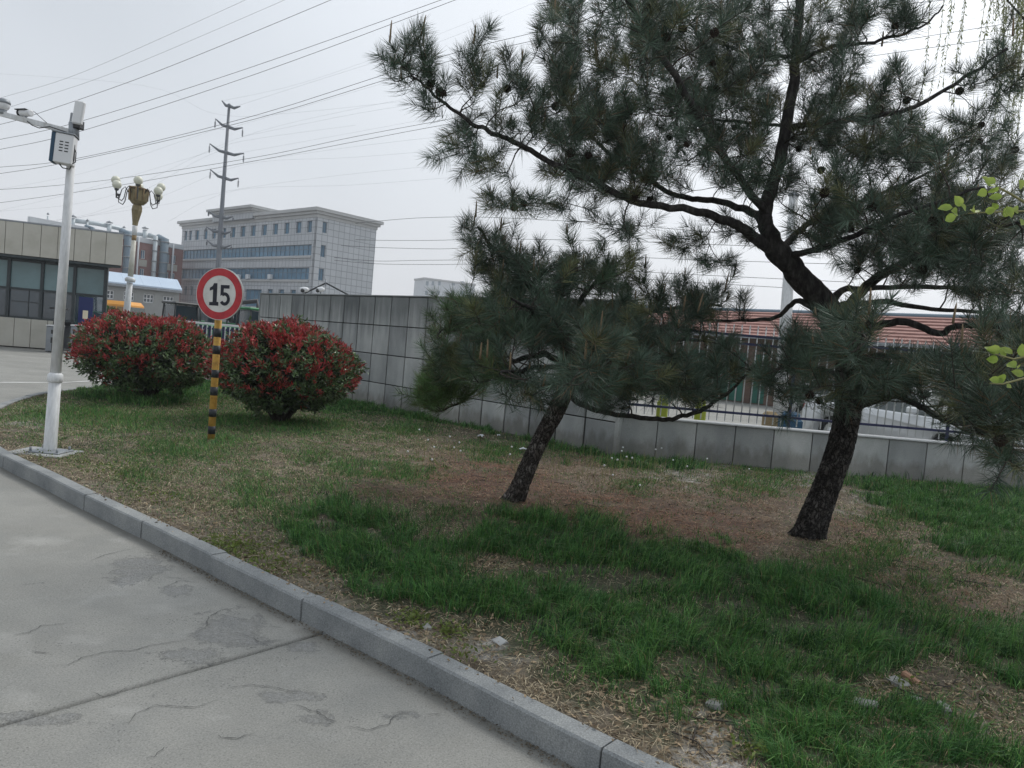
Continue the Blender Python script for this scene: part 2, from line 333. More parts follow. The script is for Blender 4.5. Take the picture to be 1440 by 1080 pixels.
# ================================================================== SETTING: ground, road, kerbs
def road_mat():
    m = bpy.data.materials.new('road_concrete'); m.use_nodes = True; t = m.node_tree; p = t.nodes['Principled BSDF']
    n_ = t.nodes.new; l_ = t.links.new
    g = n_('ShaderNodeNewGeometry'); pos = g.outputs['Position']
    def noise(scale, det=6, ro=.6):
        n = n_('ShaderNodeTexNoise'); n.inputs['Scale'].default_value = scale; n.inputs['Detail'].default_value = det; n.inputs['Roughness'].default_value = ro
        l_(pos, n.inputs['Vector']); return n.outputs[0]
    def mr(src, a, b, c, d):
        r = n_('ShaderNodeMapRange'); r.inputs[1].default_value = a; r.inputs[2].default_value = b; r.inputs[3].default_value = c; r.inputs[4].default_value = d
        l_(src, r.inputs[0]); return r.outputs[0]
    def mix(f, a, b, mode='MIX'):
        x = n_('ShaderNodeMixRGB'); x.blend_type = mode
        for i, q in ((0, f), (1, a), (2, b)):
            if isinstance(q, (int, float)): x.inputs[i].default_value = q
            elif isinstance(q, tuple): x.inputs[i].default_value = (*q, 1)
            else: l_(q, x.inputs[i])
        return x.outputs[0]
    def mth(op, a, b):
        x = n_('ShaderNodeMath'); x.operation = op
        for i, q in ((0, a), (1, b)):
            if isinstance(q, (int, float)): x.inputs[i].default_value = q
            else: l_(q, x.inputs[i])
        return x.outputs[0]
    base = mix(mr(noise(.9, 8, .65), .32, .68, 0, 1), (.225, .224, .206), (.325, .322, .298))
    base = mix(mr(noise(3.3, 8), .45, .75, 0, .5), base, (.20, .207, .20))
    base = mix(mr(noise(2.1, 5), .60, .72, 0, .5), base, (.42, .42, .40))
    base = mix(mr(noise(120, 3, .7), .46, .72, .0, .75), base, (.125, .126, .118))
    base = mix(mr(noise(150, 3, .7), .52, .75, .0, .6), base, (.46, .46, .43))
    a_ = n_('ShaderNodeAttribute'); a_.attribute_name = 'Col'; sp = n_('ShaderNodeSeparateColor'); l_(a_.outputs['Color'], sp.inputs[0])
    base = mix(mth('MULTIPLY', mr(mth('ADD', sp.outputs[1], mth('MULTIPLY', mth('SUBTRACT', noise(6, 6), .5), .7)), .25, .9, 0, 1), .6), base, (.11, .105, .09))
    base = mix(mth('MULTIPLY', mr(mth('ADD', sp.outputs[2], mth('MULTIPLY', mth('SUBTRACT', noise(4, 8, .7), .5), 2.0)), .5, 1.0, 0, 1), .28), base, (.45, .445, .42))
    edge = mth('ADD', sp.outputs[0], mth('MULTIPLY', mth('SUBTRACT', noise(5, 10, .78), .5), 4.2))
    wear = mr(edge, .60, .80, 0, 1)
    v = n_('ShaderNodeTexVoronoi'); v.inputs['Scale'].default_value = 95; l_(pos, v.inputs['Vector'])
    agg = mix(mr(v.outputs['Color'], .2, .8, 0, 1), (.17, .178, .19), (.30, .305, .31))
    agg = mix(mr(v.outputs['Distance'], .3, .75, 0, .8), agg, (.11, .112, .118)); agg = mix(mr(noise(42, 6, .8), .50, .56, 0, .9), agg, (.07, .073, .08))
    col = mix(mth('MULTIPLY', wear, mr(noise(5, 6, .7), .30, .60, .10, .36)), base, agg)
    # fine pitting everywhere
    v2 = n_('ShaderNodeTexVoronoi'); v2.inputs['Scale'].default_value = 48; l_(pos, v2.inputs['Vector'])
    pit = mth('MULTIPLY', mr(v2.outputs['Distance'], .10, .22, 1, 0), mr(noise(2.0, 4), .45, .62, .12, .95))
    col = mix(pit, col, (.11, .112, .108)); l_(col, p.inputs['Base Color'])
    h = mth('ADD', mth('MULTIPLY', noise(90, 6), .25), mth('MULTIPLY', mth('SUBTRACT', 0.0, wear), .6))
    h = mth('ADD', h, mth('MULTIPLY', mth('MULTIPLY', wear, v.outputs['Distance']), -.9))
    h = mth('SUBTRACT', h, mth('MULTIPLY', pit, .5))
    b = n_('ShaderNodeBump'); b.inputs['Strength'].default_value = .55; b.inputs['Distance'].default_value = .006
    l_(h, b.inputs['Height']); l_(b.outputs[0], p.inputs['Normal'])
    p.inputs['Roughness'].default_value = .88; p.inputs['Specular IOR Level'].default_value = .25
    return m
M['road'] = road_mat()
M['ground_far'] = mat('ground_far', [(.13, .13, .12), (.19, .185, .175)], .15, .95, coords='World')
M['line_white'] = mat('line_white', [(.48, .48, .46), (.66, .66, .64)], 8, .7, coords='World')
MB().add([(-415, -55, -.06), (415, -55, -.06), (415, 515, -.06), (-415, 515, -.06)], [(0, 1, 2, 3)]).build('ground', M['ground_far'], kind='structure')
road = MB().add([(-90, -30, -.022), (90, -30, -.022), (90, 75, -.022), (-90, 75, -.022)], [(0, 1, 2, 3)]).build('road', M['road'], kind='structure')

kd = Vector((-.77, .64, 0)).normalized(); kp = Vector((-.64, -.77, 0)).normalized(); K0 = Vector((-.86, 3.59, 0))
# wear patches and cracks surveyed on the two near slabs (photo px: cx, cy, rx, ry)
WEAR = [(195, 800, 52, 22), (250, 832, 34, 9), (330, 885, 55, 30), (280, 922, 60, 14), (425, 912, 26, 9), (400, 980, 55, 10), (450, 1008, 34, 12), (560, 1004, 30, 9), (60, 1010, 80, 12)]
def slab(s0, s1, t0, t1, step):
    ns_, nt_ = int((s1-s0)/step)+1, int((t1-t0)/step)+1
    S, T = np.meshgrid(np.linspace(s0, s1, ns_), np.linspace(t0, t1, nt_), indexing='ij')
    X = K0.x+kd.x*S+kp.x*T; Y = K0.y+kd.y*S+kp.y*T
    Z = (fbm(X*1.3, Y*1.3, 5)-.5)*.006
    P = np.stack([X, Y, Z], -1).reshape(-1, 3); wv = np.zeros(len(P))
    px, py = PXN(P); ok = (P@_cf) > .4
    for cx, cy, rx, ry in WEAR:
        d = np.sqrt(((px-cx)/rx)**2+((py-cy)/ry)**2); wv = np.maximum(wv, np.where(ok, np.clip(1.35-d*.9, 0, 1), 0))
    i = np.arange(ns_*nt_).reshape(ns_, nt_)
    F = np.stack([i[:-1, :-1], i[:-1, 1:], i[1:, 1:], i[1:, :-1]], -1).reshape(-1, 4)
    V = P.copy()
    edge = np.concatenate([i[:, 0], i[-1, :], i[::-1, -1], i[0, ::-1]])   # skirt so that the joint has depth
    low = P[edge]-np.array([0, 0, .03]); b = len(V); V = np.vstack([V, low]); m_ = len(edge)
    F2 = np.stack([edge, edge[(np.arange(m_)+1) % m_], b+(np.arange(m_)+1) % m_, b+np.arange(m_)], -1)
    tf = T.reshape(-1); kd_ = np.exp(-(np.abs(tf+.03)/.10)**1.5); lt = np.zeros(len(P)); 
    for cx, cy, rx, ry in [(10, 905, 50, 26), (230, 850, 70, 18), (120, 900, 60, 12), (60, 760, 60, 10), (430, 880, 40, 12), (180, 1000, 40, 10), (20, 980, 40, 20), (300, 1010, 30, 8)]:
        lt = np.maximum(lt, np.where(ok, np.exp(-(((px-cx)/rx)**2+((py-cy)/ry)**2)), 0))
    C3 = np.stack([wv, kd_, lt], -1); C3 = np.vstack([C3, C3[edge]])
    return mesh_np('concrete_slab', V, np.vstack([F, F2]), M['road'], road, col=C3, smooth=False)
g_ = .012
slab(g_, 6.0, -.12, 6.0, .035); slab(-6, -g_, -.12, 6.0, .035)
slab(6.0+2*g_, 12, -.12, 6, .2); slab(-6, -g_, 6+2*g_, 12, .3); slab(g_, 6, 6+2*g_, 12, .3)
# cracks as narrow ribbons lying on the slabs
def ribbon(pts, w0, z, sub=.02, jit=.006, seed=0):
    r_ = random.Random(seed); P = []
    for a, b in zip(pts, pts[1:]):
        n = max(1, int((b-a).length/sub))
        for k in range(n): P.append(a.lerp(b, k/n))
    P.append(pts[-1]); n = len(P); vs = []; off = 0
    for k, p in enumerate(P):
        t = (P[min(k+1, n-1)]-P[max(k-1, 0)]).normalized(); nn = Vector((-t.y, t.x, 0)); off = off*.8+r_.uniform(-jit, jit)
        wd = w0*(.25+.75*math.sin(PI*min(1, (k+.5)/n)))*r_.uniform(.4, 1.25)
        c = p+nn*off; vs += [(c.x+nn.x*wd, c.y+nn.y*wd, z), (c.x-nn.x*wd, c.y-nn.y*wd, z)]
    return vs, [(2*i, 2*i+1, 2*i+3, 2*i+2) for i in range(n-1)]
CR = [[(127, 790), (150, 781), (187, 772)], [(230, 812), (262, 815)], [(234, 826), (255, 817), (280, 820)], [(345, 855), (310, 858), (292, 868), (288, 880), (278, 887)],
      [(272, 900), (210, 908), (180, 916), (150, 917), (120, 925), (95, 936), (70, 938)], [(95, 877), (60, 880), (42, 890), (20, 894)], [(45, 917), (70, 919)],
      [(400, 900), (370, 905)], [(372, 908), (352, 898)], [(310, 985), (275, 996), (215, 994), (195, 1005), (182, 1018), (165, 1020)], [(320, 969), (350, 965), (385, 968), (420, 975)],
      [(415, 992), (445, 1002), (465, 1012), (480, 1018)], [(358, 1032), (335, 1040), (310, 1042), (303, 1036)], [(232, 1052), (218, 1066), (205, 1068)], [(490, 1022), (520, 1027), (545, 1018), (560, 1006), (585, 1000)],
      [(600, 1006), (618, 1008)], [(130, 974), (150, 980), (165, 976), (175, 968)], [(378, 882), (398, 884)], [(340, 892), (352, 896)]]
vs, fs = [], []
for i, c in enumerate(CR):
    a, b = ribbon([G(*q) for q in c], .0021, .0045, seed=i, sub=.012); fs += [tuple(len(vs)+k for k in f) for f in b]; vs += a
MB().add(vs, fs).build('crack', M['crack'], road, kind='stuff')
# dirt packed in the joint between the slabs
a = K0+kp*-.1; b = K0+kp*12
MB().add([(a.x-kd.x*.016, a.y-kd.y*.016, -.012), (a.x+kd.x*.016, a.y+kd.y*.016, -.012), (b.x+kd.x*.016, b.y+kd.y*.016, -.012), (b.x-kd.x*.016, b.y-kd.y*.016, -.012)], [(0, 1, 2, 3)]).build('joint_filler', mat('joint_dirt', [(.010, .010, .010), (.03, .029, .027)], 30, 1), road)
# white line on the far side of the island
lp = [Vector((-22, 12.2, 0)), Vector((-16, 12.75, 0)), Vector((-12, 13.2, 0)), Vector((-9.9, 13.9, 0)), Vector((-9.2, 15.2, 0)), Vector((-9.0, 17.5, 0)), Vector((-8.8, 21, 0))]
vs, fs = ribbon(lp, .075, -.016, sub=.25, jit=0); k = len(vs)
MB().add(vs, fs).build('lane_line', M['line_white'], road)

# island outline: near kerb (outer foot), round tip, far kerb, then along the walls
near = [Vector(p) for p in [(3.6, -.12, 0), (2.0, 1.25, 0), (.38, 2.60, 0), (-.27, 3.17, 0), (-.98, 3.75, 0), (-1.72, 4.36, 0), (-2.41, 4.93, 0), (-3.12, 5.5, 0), (-3.81, 6.08, 0), (-4.6, 6.72, 0), (-5.45, 7.55, 0), (-6.15, 8.45, 0), (-6.72, 9.5, 0), (-7.2, 10.6, 0), (-7.6, 11.9, 0), (-7.72, 13.2, 0), (-7.64, 14.5, 0), (-7.35, 16.6, 0), (-6.9, 18.7, 0)]]
dense = []
for i in range(len(near)-1):          # Catmull-Rom
    p0, p1, p2, p3 = near[max(i-1, 0)], near[i], near[i+1], near[min(i+2, len(near)-1)]
    for k in range(12):
        t = k/12; dense.append(.5*((2*p1)+(p2-p0)*t+(2*p0-5*p1+4*p2-p3)*t*t+(3*p1-p0-3*p2+p3)*t**3))
dense.append(near[-1])
arc = [0]
for a, b in zip(dense, dense[1:]): arc.append(arc[-1]+(b-a).length)
def on_kerb(s):
    s = min(max(s, 0), arc[-1]-1e-6); i = max(k for k in range(len(arc)) if arc[k] <= s)
    return dense[i].lerp(dense[i+1], (s-arc[i])/max(arc[i+1]-arc[i], 1e-9))
kerb = thing('kerb', 'pale granite kerb of long cut stones edging the grass island', 'kerb', (0, 0, 0))
KW, KH, KL = .105, .118, .925
s_anchor = min(range(len(dense)), key=lambda i: (dense[i]-Vector((-2.41, 4.93, 0))).length); s = arc[s_anchor] % KL
def kerb_stone(sa, sb):
    n = 4; vs = []; 
    jz = random.uniform(-.004, .003); jo = random.uniform(-.005, .005)
    for k in range(n+1):
        s_ = sa+(sb-sa)*k/n; p = on_kerb(s_); q = (on_kerb(s_+.05)-on_kerb(s_-.05)).normalized(); nn = Vector((q.y, -q.x, 0))
        nn = Vector((q.y, -q.x, 0))
        if k == 0 or k == n: pass
        prof = [(0, -.05), (0.0, KH-.010), (.008, KH), (KW-.008, KH), (KW, KH-.008), (KW, -.05)]
        for o, z in prof: vs.append((p.x+nn.x*(o+jo), p.y+nn.y*(o+jo), z+jz))
    fs = [tuple(range(6)), tuple(n*6+5-i for i in range(6))]
    for k in range(n):
        for i in range(6): fs.append((k*6+i, (k+1)*6+i, (k+1)*6+(i+1) % 6, k*6+(i+1) % 6))
    MB().add(vs, fs).build('kerb_stone', M['granite'], kerb)
ks = s-KL
while ks < arc[-1]:
    a, b = max(ks, 0)+.0035, min(ks+KL, arc[-1])-.0035
    if b-a > .1: kerb_stone(a, b)
    ks += KL
# the soil of the island
WC = Vector((1.55, 10.55, 0)); WD = Vector((-.7055, .7087, 0)).normalized(); WL = 11.3      # tall wall: corner, direction, length
LD = Vector((1, .035, 0)).normalized()
mid = [on_kerb(arc[-1]*k/160) for k in range(161)]; out_ = []
for k, p in enumerate(mid):
    q = (mid[min(k+1, 160)]-mid[max(k-1, 0)]).normalized(); out_.append((p.x+q.y*.055, p.y-q.x*.055))
we = WC+WD*(WL+.1)
POLY = out_+[(we.x, we.y), (WC.x+.03, WC.y+.05)]+[(WC.x+LD.x*12, WC.y+LD.y*12+.05), (WC.x+12, 1.0), (5.5, -.2)]
LUSH = [[(395, 742), (440, 722), (480, 716), (560, 748), (640, 775), (672, 752), (700, 742), (760, 728), (850, 738), (900, 765), (990, 768), (1060, 792), (1150, 822), (1250, 850), (1330, 885), (1345, 925), (1250, 935), (1195, 965), (1190, 985), (1280, 1000), (1380, 1060), (1460, 1110), (1090, 1130), (1030, 1020), (1000, 985), (960, 965), (900, 985), (860, 975), (790, 950), (745, 905), (690, 885), (620, 872), (560, 852), (505, 852), (475, 806), (430, 782)],
        [(1185, 672), (1300, 682), (1460, 690), (1500, 830), (1400, 800), (1350, 775), (1320, 735), (1270, 715), (1225, 700)],
        [(455, 566), (560, 578), (700, 596), (760, 606), (860, 628), (960, 648), (1000, 660), (900, 658), (820, 645), (740, 622), (640, 602), (540, 590), (450, 588)],
        [(1350, 870), (1500, 850), (1500, 1010), (1430, 1000), (1350, 940)], [(90, 548), (330, 535), (335, 556), (270, 566), (230, 580), (120, 570)],
        [(870, 975), (905, 985), (960, 980), (985, 1000), (945, 1015), (880, 1005)]]
HOLES = [(695, 797, 62, 20), (905, 850, 60, 16), (1040, 830, 20, 8), (1130, 925, 60, 13), (1180, 965, 50, 12), (720, 905, 30, 12), (930, 950, 28, 10), (490, 600, 5, 5)]
TUFTS = [(570, 610, 42, 8), (330, 600, 80, 16), (365, 700, 45, 16), (190, 680, 20, 8), (310, 625, 28, 10), (440, 645, 30, 8), (500, 660, 50, 10), (560, 665, 50, 8), (610, 735, 26, 12), (540, 715, 34, 9), (640, 722, 18, 8), (700, 640, 50, 10),
         (820, 735, 30, 12), (1250, 730, 40, 12), (1050, 660, 34, 9), (1090, 668, 40, 12), (1060, 690, 60, 10), (1180, 800, 60, 16), (1320, 860, 50, 12), (1390, 800, 45, 18), (250, 640, 60, 14), (120, 590, 60, 12), (60, 592, 30, 8), (180, 600, 60, 14), (430, 605, 60, 14), (890, 688, 46, 7), (1240, 770, 60, 14), (1400, 950, 40, 30), (1300, 820, 40, 12), (300, 560, 60, 14), (560, 770, 30, 14), (460, 690, 30, 8), (410, 720, 40, 14)]
LITTER = [(680, 670, 120, 30, 1), (840, 715, 170, 32, 1), (960, 740, 150, 26, 1), (560, 690, 80, 26, .6), (750, 700, 90, 22, .9), (1010, 760, 90, 22, 1), (1200, 740, 70, 18, .7), (1240, 800, 110, 30, .55), (1350, 850, 90, 40, .6), (1050, 700, 90, 18, .8), (800, 655, 90, 16, .5)]
PALE = [(700, 902, 42, 12), (575, 888, 30, 8), (930, 955, 35, 10), (1000, 1000, 60, 30), (60, 590, 40, 10), (1220, 690, 40, 12), (1130, 660, 80, 10), (960, 655, 60, 9), (1000, 1050, 60, 30), (1230, 975, 70, 14), (1330, 1010, 60, 20)]
def masks(P):
    px, py = PXN(P); x, y = P[:, 0], P[:, 1]; ok = (P@_cf) > .5
    wx = px+(fbm(x*3, y*3, 11)-.5)*80*np.clip((py-480)/200, .3, 1)+(fbm(x*10, y*10, 13)-.5)*40*np.clip((py-540)/200, .2, 1); wy = py-13*np.clip((py-560)/200, 0, 1.3)+(fbm(x*3, y*3, 12)-.5)*60*np.clip((py-560)/200, .10, 1.2)+(fbm(x*9, y*9, 14)-.5)*26*np.clip((py-540)/200, .1, 1)
    jr = np.random.default_rng(99); wx = wx+jr.normal(0, 8, len(P)); wy = wy+jr.normal(0, 5, len(P))*np.clip((py-560)/120, .12, 1.2)
    lush = np.zeros(len(P))
    for pl in LUSH: lush = np.maximum(lush, inpoly(wx, wy, pl)*1.0)
    for cx, cy, rx, ry in HOLES: lush *= 1-.93*np.exp(-(((wx-cx)/rx)**2+((wy-cy)/ry)**2)**2)
    tuft = np.zeros(len(P))
    for cx, cy, rx, ry in TUFTS: tuft = np.maximum(tuft, np.exp(-(((wx-cx)/rx)**2+((wy-cy)/ry)**2)))
    lit = np.zeros(len(P))
    for cx, cy, rx, ry, a in LITTER: lit = np.maximum(lit, a*np.exp(-(((wx-cx)/rx)**2+((wy-cy)/ry)**2)**1.3))
    pale = np.zeros(len(P))
    for cx, cy, rx, ry in PALE: pale = np.maximum(pale, np.exp(-(((wx-cx)/rx)**2+((wy-cy)/ry)**2)))
    return np.where(ok, lush, fbm(x, y, 3) > .5), tuft*ok, lit*ok, pale*ok, px, py
def soil_z(x, y):
    return .088+(fbm(x*.5, y*.5, 21)-.35)*.05+(fbm(x*2.2, y*2.2, 22)-.5)*.03+(fbm(x*14, y*14, 23)-.5)*.012
STEP = .055
gx = np.arange(-8.2, 13.6, STEP); gy = np.arange(-.3, 19.2, STEP)
X, Y = np.meshgrid(gx, gy, indexing='ij'); cx_, cy_ = X[:-1, :-1]+STEP/2, Y[:-1, :-1]+STEP/2
keep = inpoly(cx_, cy_, POLY)
i = np.arange(X.size).reshape(X.shape); F = np.stack([i[:-1, :-1], i[1:, :-1], i[1:, 1:], i[:-1, 1:]], -1)[keep]
us, inv = np.unique(F, return_inverse=True); V = np.stack([X.ravel()[us], Y.ravel()[us], np.zeros(len(us))], -1)
V[:, 2] = soil_z(V[:, 0], V[:, 1]); F = inv.reshape(-1, 4)
lush, tuft, lit, pale, px, py = masks(V)
n1 = fbm(V[:, 0]*5, V[:, 1]*5, 31); n2 = fbm(V[:, 0]*1.5, V[:, 1]*1.5, 32); n3 = rng.random(len(V))
def mixc(a, b, t): return a*(1-t[:, None])+np.array(b)*t[:, None]
c = np.tile(np.array([.12, .10, .075]), (len(V), 1)); c = mixc(c, (.19, .17, .13), np.clip((n1-.45)*3, 0, 1)); c = mixc(c, (.085, .07, .052), np.clip((n2-.5)*3, 0, 1))
c = mixc(c, (.082, .045, .032), np.clip(lit*(.35+1.1*n1), 0, .9)); c = mixc(c, (.34, .335, .32), np.clip(pale*1.4-.3+(n1-.5)*1.5, 0, 1)*.75); c = mixc(c, (.04, .05, .025), np.clip(lush*.8+tuft*.4, 0, .8))
c *= (.75+.5*n3)[:, None]
M['soil'] = mat('soil', [(.75, .75, .75), (1, 1, 1), (1.2, 1.2, 1.2)], 22, .95, .8, 70, attr='Col', coords='World', speck=(120, .35))
mesh_np('island_soil', V, F, M['soil'], col=c, smooth=True, kind='structure')

# ------------------------------------------------------------------ grass and straw
def blades(name, n, dens, hfun, colfun, width, m, segs=2, lean=(.1, .5), flat=False, region=None):
    """throw points over the island, keep them with probability dens(P); each blade a bent strip"""
    x0, x1, y0, y1 = region or (-8, 9.5, 1.0, 18.8)
    P = np.stack([rng.uniform(x0, x1, n), y0*(y1/y0)**rng.random(n), np.zeros(n)], -1)
    # only ground that the photograph's surroundings show (a margin round the view)
    px, py = PXN(P+np.array([0, 0, .1])); k = (px > -250) & (px < 1700) & (py < 1250) & ((P@_cf) > .6); P = P[k]
    P = P[inpoly(P[:, 0], P[:, 1], POLY2)]
    d, extra = dens(P); k = rng.random(len(P)) < d; P = P[k]; extra = [q[k] for q in extra]
    P[:, 2] = soil_z(P[:, 0], P[:, 1])-.004; n = len(P)
    h = hfun(P, extra); az = rng.uniform(0, 2*PI, n)
    wz = fbm(P[:, 0]*1.2, P[:, 1]*1.2, 41)*9
    ld = np.stack([np.cos(az)+.7*np.cos(wz), np.sin(az)+.7*np.sin(wz), np.zeros(n)], -1); ld /= np.linalg.norm(ld, axis=1)[:, None]+1e-6
    ln = rng.uniform(*lean, n)[:, None]; fa = rng.uniform(0, 2*PI, n); sd_ = np.stack([np.cos(fa), np.sin(fa), np.zeros(n)], -1)
    wd = (width*rng.uniform(.6, 1.2, n)*(np.maximum(P[:, 1], 3)/3)**.62)[:, None]; up = np.array([0, 0, 1.]); hh = h[:, None]
    base = P
    if segs == 2:
        mid_ = base+up*hh*.6*np.sqrt(1-ln*.4)+ld*hh*ln*.32; tip = base+up*hh*(1-ln*.45)+ld*hh*ln*1.15
        V = np.stack([base-sd_*wd/2, base+sd_*wd/2, mid_-sd_*wd*.42, mid_+sd_*wd*.42, tip], 1).reshape(-1, 3)
        b = (np.arange(n)*5)[:, None]; F = np.concatenate([b+np.array([0, 1, 3]), b+np.array([0, 3, 2]), b+np.array([2, 3, 4])], 1).reshape(-1, 3); kk = 5
    else:
        tip = base+up*hh*(1-ln*.6)+ld*hh*ln
        if flat: tip = base+ld*hh+up*hh*rng.uniform(-.05, .35, n)[:, None]; base = base+up*rng.uniform(.004, .02, n)[:, None]
        V = np.stack([base-sd_*wd/2, base+sd_*wd/2, tip], 1).reshape(-1, 3); F = np.arange(n*3).reshape(-1, 3); kk = 3
    c = np.repeat(colfun(P, extra), kk, 0)
    print(name, n, 'blades')
    return mesh_np(name, V, F, m, col=c, kind='stuff')
POLY2 = []
for k, p in enumerate(mid):
    q = (mid[min(k+1, 160)]-mid[max(k-1, 0)]).normalized(); POLY2.append((p.x+q.y*.108, p.y-q.x*.108))
POLY2 += [(we.x-.03, we.y-.25), (WC.x-.05, WC.y-.12)]+[(WC.x+12, WC.y+.25), (WC.x+12, 1.0), (5.5, -.2)]
def clump(P, s=9, seed=51): return fbm(P[:, 0]*s, P[:, 1]*s, seed, 3)
GREENS = np.array([[.036, .115, .032], [.058, .168, .040], [.115, .245, .060], [.022, .074, .027]])
def gcol(P, ex, bright=1., dry=.04):
    n = len(P); t = np.clip(fbm(P[:, 0]*2.5, P[:, 1]*2.5, 61)+rng.normal(0, .22, n), 0, .999); c = GREENS[(t*4).astype(int)]*rng.uniform(.6, 1.5, n)[:, None]*bright; hi = rng.random(n) < .06; c[hi] = np.array([.16, .27, .09])
    dr = rng.random(n) < dry; c[dr] = np.array([.26, .21, .11])*rng.uniform(.6, 1.2, dr.sum())[:, None]; return c
def lushness(P):
    l, t, li, pa, px, py = masks(P); return l, t, li, pa, py
def d_lush(P):
    l, t, li, pa, py = lushness(P); cl = clump(P); near_ = 1
    return np.clip(l*(.03+2.6*np.clip(cl-.28, 0, 1)), 0, 1)*np.clip((fbm(P[:, 0]*1.5, P[:, 1]*1.5, 88, 3)-.24)*5, .12, 1), [cl, l, py]
blades('lush_grass', 2700000, d_lush, lambda P, e: rng.uniform(.05, .15, len(P))*(.05+1.6*np.clip(e[0], .2, .85))*(.45+1.05*fbm(P[:, 0]*1.9, P[:, 1]*1.9, 77, 2)), lambda P, e: gcol(P, e), .0036, M['blade'], 2, (.1, 1.15), region=(-7.8, 9.5, 1.6, 17.5))
def d_short(P):
    l, t, li, pa, py = lushness(P); cl = fbm(P[:, 0]*6, P[:, 1]*6, 52, 3); big = fbm(P[:, 0]*1.1, P[:, 1]*1.1, 53, 3)
    px, py_ = PXN(P); left = np.clip((720-px)/500, 0, 1)
    kerb_d = 1-.85*np.exp(-np.maximum(0, (P[:, 0]*.64+P[:, 1]*.77)-(2.40))**2/.18)
    d = np.clip((cl-.36+.10*left)*3.2, 0.05, 1)*np.clip((big-.27+.16*left)*2.8, .12, 1)*(1-.76*np.clip(li*1.1, 0, 1))*(1-.7*pa)*(.8+.9*left)*kerb_d+t*1.0*(.4+cl)
    far = np.clip((P[:, 1]-8)/3, 0, 1)*left; d = d+far*.35*(1-li)*(cl > .36)
    return np.clip(d*(1-l), 0, 1), [cl, t, py]
blades('short_grass', 1500000, d_short, lambda P, e: rng.uniform(.02, .06, len(P))*(.75+1.3*e[1]), lambda P, e: gcol(P, e, 1.1, .13), .0048, M['blade'], 1, (.2, 1.0), region=(-7.8, 9.5, 1.6, 18.6))
STRAW = np.array([[.36, .30, .20], [.25, .195, .13], [.50, .43, .30], [.11, .08, .055]])
def scol(P, e):
    n = len(P); c = STRAW[rng.integers(0, 4, n)]*rng.uniform(.6, 1.25, n)[:, None]
    li = e[0][:, None]*np.clip(.3+1.3*fbm(P[:, 0]*4, P[:, 1]*4, 91, 3), 0, 1)[:, None]; return c*(1-li*.75)+np.array([.19, .082, .052])*rng.uniform(.3, 2.1, n)[:, None]*li*.75
def d_straw(P):
    l, t, li, pa, py = lushness(P); cl = fbm(P[:, 0]*4, P[:, 1]*4, 54, 3)
    return np.clip((.25+1.4*np.clip(cl-.35, 0, 1))*(1-.8*l)*(1-.7*pa), 0, 1), [li, cl]
blades('dry_straw', 1600000, d_straw, lambda P, e: rng.uniform(.02, .075, len(P)), scol, .0042, M['straw'], 1, flat=True, region=(-7.8, 9.5, 1.6, 17.5))
blades('standing_straw', 800000, lambda P: (lambda r: (np.clip(r[0][:]*.05+np.clip(fbm(P[:, 0]*3, P[:, 1]*3, 55)-.45, 0, 1)*1.4*(1-r[0])*(1-.6*r[2]), 0, 1), [r[2], r[1]]))(lushness(P)), lambda P, e: rng.uniform(.025, .07, len(P)), scol, .0036, M['straw'], 1, (.2, 1.0), region=(-7.8, 9.5, 1.6, 17))
# pale seeding stalks with white heads (dandelion clocks) behind the small pine
vs, fs, hv, hf = [], [], [], []
stalks = MB(); heads = MB(); stb = []
r_ = random.Random(3)
for k in range(420):
    px_, py_ = (r_.gauss(900, 95), r_.gauss(655, 13)) if k > 60 else (r_.gauss(640, 60), r_.gauss(638, 8))
    p = G(px_, py_, .1)
    if not inpoly(np.array([p.x]), np.array([p.y]), POLY2)[0]: continue
    h = r_.uniform(.07, .2); t = p+Vector((r_.uniform(-.03, .03), r_.uniform(-.03, .03), h)); d = Vector((.0035, 0, 0))
    vs += [p-d, p+d, t]; fs.append((len(vs)-3, len(vs)-2, len(vs)-1))
    if r_.random() < .08: heads.ball(t, .0125, 6, 4)
c = np.tile(np.array([.30, .30, .14]), (len(vs), 1))*rng.uniform(.7, 1.2, len(vs))[:, None]
mesh_np('seeding_stalks', vs, fs, M['straw'], col=c, kind='stuff')
heads.build('dandelion_heads', M['plastic_white'], kind='stuff')
# low yellow-green weeds
def leaf_quads(P, Ax, Ln, Wd, up=None):
    """folded leaf: base, two sides, tip -> 2 triangles"""
    n = len(P); rnd = rng.normal(size=(n, 3)); sd_ = np.cross(Ax, rnd); sd_ /= np.linalg.norm(sd_, axis=1)[:, None]+1e-9
    nrm_ = np.cross(Ax, sd_); m1 = P+Ax*(Ln*.5)[:, None]
    V = np.stack([P, m1+sd_*(Wd/2)[:, None]+nrm_*(Wd*.15)[:, None], P+Ax*Ln[:, None], m1-sd_*(Wd/2)[:, None]+nrm_*(Wd*.15)[:, None]], 1).reshape(-1, 3)
    b = (np.arange(n)*4)[:, None]; return V, np.concatenate([b+np.array([0, 1, 2]), b+np.array([0, 2, 3])], 1).reshape(-1, 3)
WD_ = [(335, 775, 30, 12, 500), (310, 765, 30, 8, 300), (380, 800, 30, 10, 250), (580, 875, 12, 6, 150), (635, 892, 14, 6, 140), (300, 640, 10, 6, 90), (105, 645, 14, 7, 90), (60, 640, 12, 6, 60), (160, 660, 20, 8, 120), (640, 925, 20, 8, 70), (1060, 1060, 14, 8, 90), (120, 600, 40, 8, 120), (215, 700, 30, 8, 120), (1270, 965, 20, 8, 70)]
PP = []
for cx, cy, rx, ry, n in WD_:
    for k in range(n):
        p = G(r_.gauss(cx, rx), r_.gauss(cy, ry), .1); PP.append(p[:])
